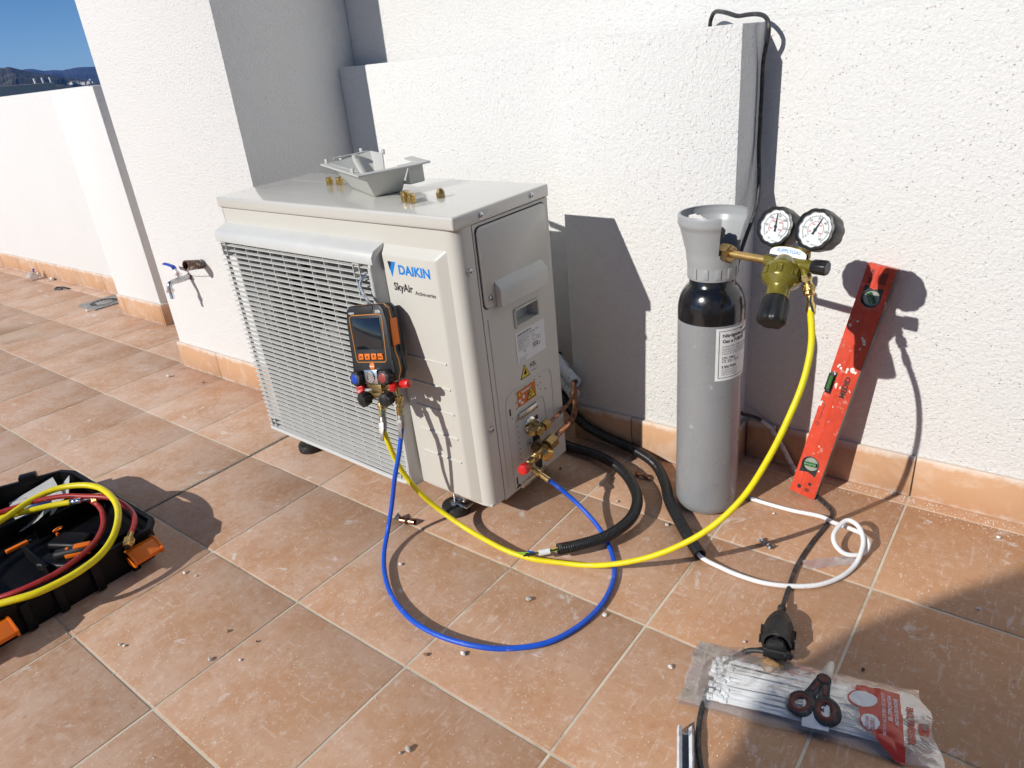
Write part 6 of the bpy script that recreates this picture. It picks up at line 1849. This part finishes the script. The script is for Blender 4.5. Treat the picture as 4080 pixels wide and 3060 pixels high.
for i in range(25):
    for j in range(11):
        an = math.radians(80 + 200 * j / 10)
        P.append((.0078 * math.cos(an), .0078 * math.sin(an) * .85, .004 + (L - .008) * i / 24))
mb.faces(P, [(i * 11 + j, i * 11 + j + 1, (i + 1) * 11 + j + 1, (i + 1) * 11 + j) for i in range(24) for j in range(10)], M)
mb.build('inner_face', Mt['foam_in'], t, I4)

def lump(c, r, mat, name, label, cat, group=None, sc=(1, 1, .75), seed=0):
    bm = bmesh.new()
    bmesh.ops.create_icosphere(bm, subdivisions=2, radius=r)
    for v in bm.verts:
        n_ = mnoise.noise(v.co * (1.1 / r) + Vector((seed * 3.1, seed, 0)))
        v.co *= 1 + .45 * n_
        v.co = Vector((v.co.x * sc[0], v.co.y * sc[1], v.co.z * sc[2]))
    lo = min(v.co.z for v in bm.verts)
    for v in bm.verts: v.co.z -= lo
    me = bpy.data.meshes.new(name); bm.to_mesh(me); bm.free()
    me.transform(Matrix.Translation((c[0], c[1], .0004)))
    return tag(link_mesh(name, me, mat), label, cat, group)
lump((3.036, -.676), .021, Mt['cork'], 'tan_stone', 'tan broken stone chip between plug and cable tie bag', 'stone chip', sc=(1.1, .8, .6), seed=4)
ST = [(1.751, -1.131, .0062, 'stone_w', 'white cement crumb on the tiles right of the orange latch'), (1.787, -1.122, .0040, 'stone_w', 'tiny pale crumb next to the white one right of the tool case'),
      (2.029, -1.186, .0055, 'cork', 'brown crumb in the middle of the lower left tiles'), (2.071, -1.255, .0072, 'stone', 'grey pebble on the joint at lower left'),
      (2.113, -1.169, .0042, 'stone_d', 'dark crumb just above the lower left pebble'), (1.853, -1.342, .0046, 'stone_w', 'pale crumb below the tool case shadow, left of a pair'), (1.866, -1.338, .0046, 'stone_w', 'pale crumb below the tool case shadow, right of a pair'),
      (2.127, -1.220, .0042, 'stone_w', 'small pale crumb right of the lower left pebble'), (2.200, -.825, .0060, 'stone_w', 'white crumb just inside the left of the blue hose loop'),
      (2.451, -1.000, .0058, 'cork', 'brown stone crumb below the blue hose, left of the joint crossing'), (2.515, -.957, .0072, 'stone_w', 'pale stone crumb right below the bottom of the blue hose'), (2.536, -.761, .0090, 'stone', 'pointed grey stone chip inside the blue hose loop'),
      (2.575, -1.175, .0080, 'stone', 'grey stone near the bottom centre edge'), (2.568, -1.188, .0040, 'stone', 'tiny stone touching the bottom centre stone'), (2.701, -.715, .0068, 'stone_w', 'beige stone just right of the blue hose'),
      (2.877, -.768, .0068, 'stone_w', 'pale stone left of the cable tie bag'), (2.516, -.069, .0060, 'stone_w', 'pale crumb at the foot of the wall pier'), (2.519, -.340, .0052, 'stone', 'grey crumb inside the curl of the black conduit'),
      (2.675, -.368, .0060, 'stone', 'grey flake left of the gas bottle base'), (2.460, -.270, .0055, 'stone_d', 'dark flake in the unit shadow near the conduit'), (2.298, -.276, .0055, 'stone_d', 'dark scrap in the shadow beside the stop valves'),
      (2.878, -.195, .0045, 'stone_w', 'small pale crumb between gas bottle and white pipe'), (3.100, .030, .0062, 'stone_w', 'white crumb against the skirting right of the level'), (3.330, -.042, .0065, 'stone_w', 'white crumb near the skirting at the right edge'),
      (3.322, -.310, .0045, 'stone_w', 'small pale crumb at the edge of the big shadow on the right'), (3.174, -.585, .0042, 'stone_d', 'dark crumb in shade above the red bag header'), (.454, -.471, .0110, 'stone_w', 'white plaster lump in front of the pillar skirting'),
      (.665, -.435, .0070, 'stone_d', 'dark flake near the pillar skirting'), (-2.042, .024, .0110, 'stone_w', 'white plaster bit by the far parapet'), (-.977, -.184, .0120, 'stone_w', 'white plaster stick in front of the drain'), (2.97, -.634, .0040, 'stone', 'tiny crumb left of the plug')]
for i, (x, y, r_, m_, lab) in enumerate(ST):
    lump((x, y), r_ * .7, Mt[m_], 'stone_crumb', lab, 'crumb', 'crumbs on the tiles', (1.15, .85, .75), i)
# loose grit nobody could count
rg_ = random.Random(77)
mb = MB()
def grit(x, y, r_):
    n_ = [Vector((rg_.uniform(-1, 1), rg_.uniform(-1, 1), 0)).normalized() for _ in range(3)]
    b_ = [(x + r_ * math.cos(a), y + r_ * math.sin(a) * .8, .0002) for a in (0 + r_ * 900, 2.2 + r_ * 900, 4.1 + r_ * 900)]
    mb.faces(b_ + [(x + r_ * .2, y, r_ * 1.3)], [(0, 1, 3), (1, 2, 3), (2, 0, 3)])
for _ in range(900):
    x, y = rg_.uniform(-.5, 3.5), rg_.uniform(-1.9, .0)
    if y > -.35 and x < 1.25: continue
    grit(x, y, rg_.uniform(.0007, .0022))
for _ in range(420): grit(rg_.uniform(2.75, 3.45), .034 - abs(rg_.gauss(0, .035)), rg_.uniform(.0006, .0020))
for _ in range(380): grit(-1.05 + rg_.gauss(0, .22), -.10 + rg_.gauss(0, .10), rg_.uniform(.0010, .0032))
for _ in range(260): grit(rg_.uniform(-2.6, -1.2), .05 - abs(rg_.gauss(0, .12)), rg_.uniform(.001, .0034))
for _ in range(260): grit(2.2 + rg_.uniform(0, .5), -.12 - abs(rg_.gauss(0, .08)), rg_.uniform(.0006, .0018))
o = mb.build('grit', Mt['stone_w'], smooth=False)
tag(o, 'fine pale plaster grit scattered over the tiles', 'grit', kind='stuff')
# far scraps along the parapet
t = thing('crumpled_bag', 'small crumpled translucent bag with a blue tie near the far parapet', 'plastic bag', (-2.22, .005, 0))
bm = bmesh.new(); bmesh.ops.create_icosphere(bm, subdivisions=3, radius=.035)
for v in bm.verts: v.co *= 1 + .5 * mnoise.noise(v.co * 40); v.co.z = max(-.028, v.co.z * .9)
me = bpy.data.meshes.new('m'); bm.to_mesh(me); bm.free(); me.transform(Matrix.Translation((-2.22, .005, .0285)))
link_mesh('bag_bulb', me, Mt['tape'], t, I4)
mb = MB(); prof(mb, (-2.218, .012, .055), (.1, .2, 1), [(0, .006), (.012, .004), (.020, .012)], 10); mb.build('blue_tie', Mt['blue_p'], t, I4)
mb = MB().tube(spline([(-1.690, -.030, .006), (-1.745, -.052, .006), (-1.758, -.030, .008), (-1.735, -.010, .006), (-1.655, -.006, .006)], 6), .0055, 8)
tag(mb.build('cable_hook', Mt['cable']), 'short bent piece of black cable on the far tiles', 'cable piece')
mb = MB(); cyl(mb, (-2.075, .055, .010), (-2.03, .048, .010), .010, seg=10); tag(mb.build('cigarette_like_stub', Mt['pvc']) if False else mb.build('plastic_stub', Mt['pvc']), 'short white plastic stub beside the far crumpled bag', 'stub')
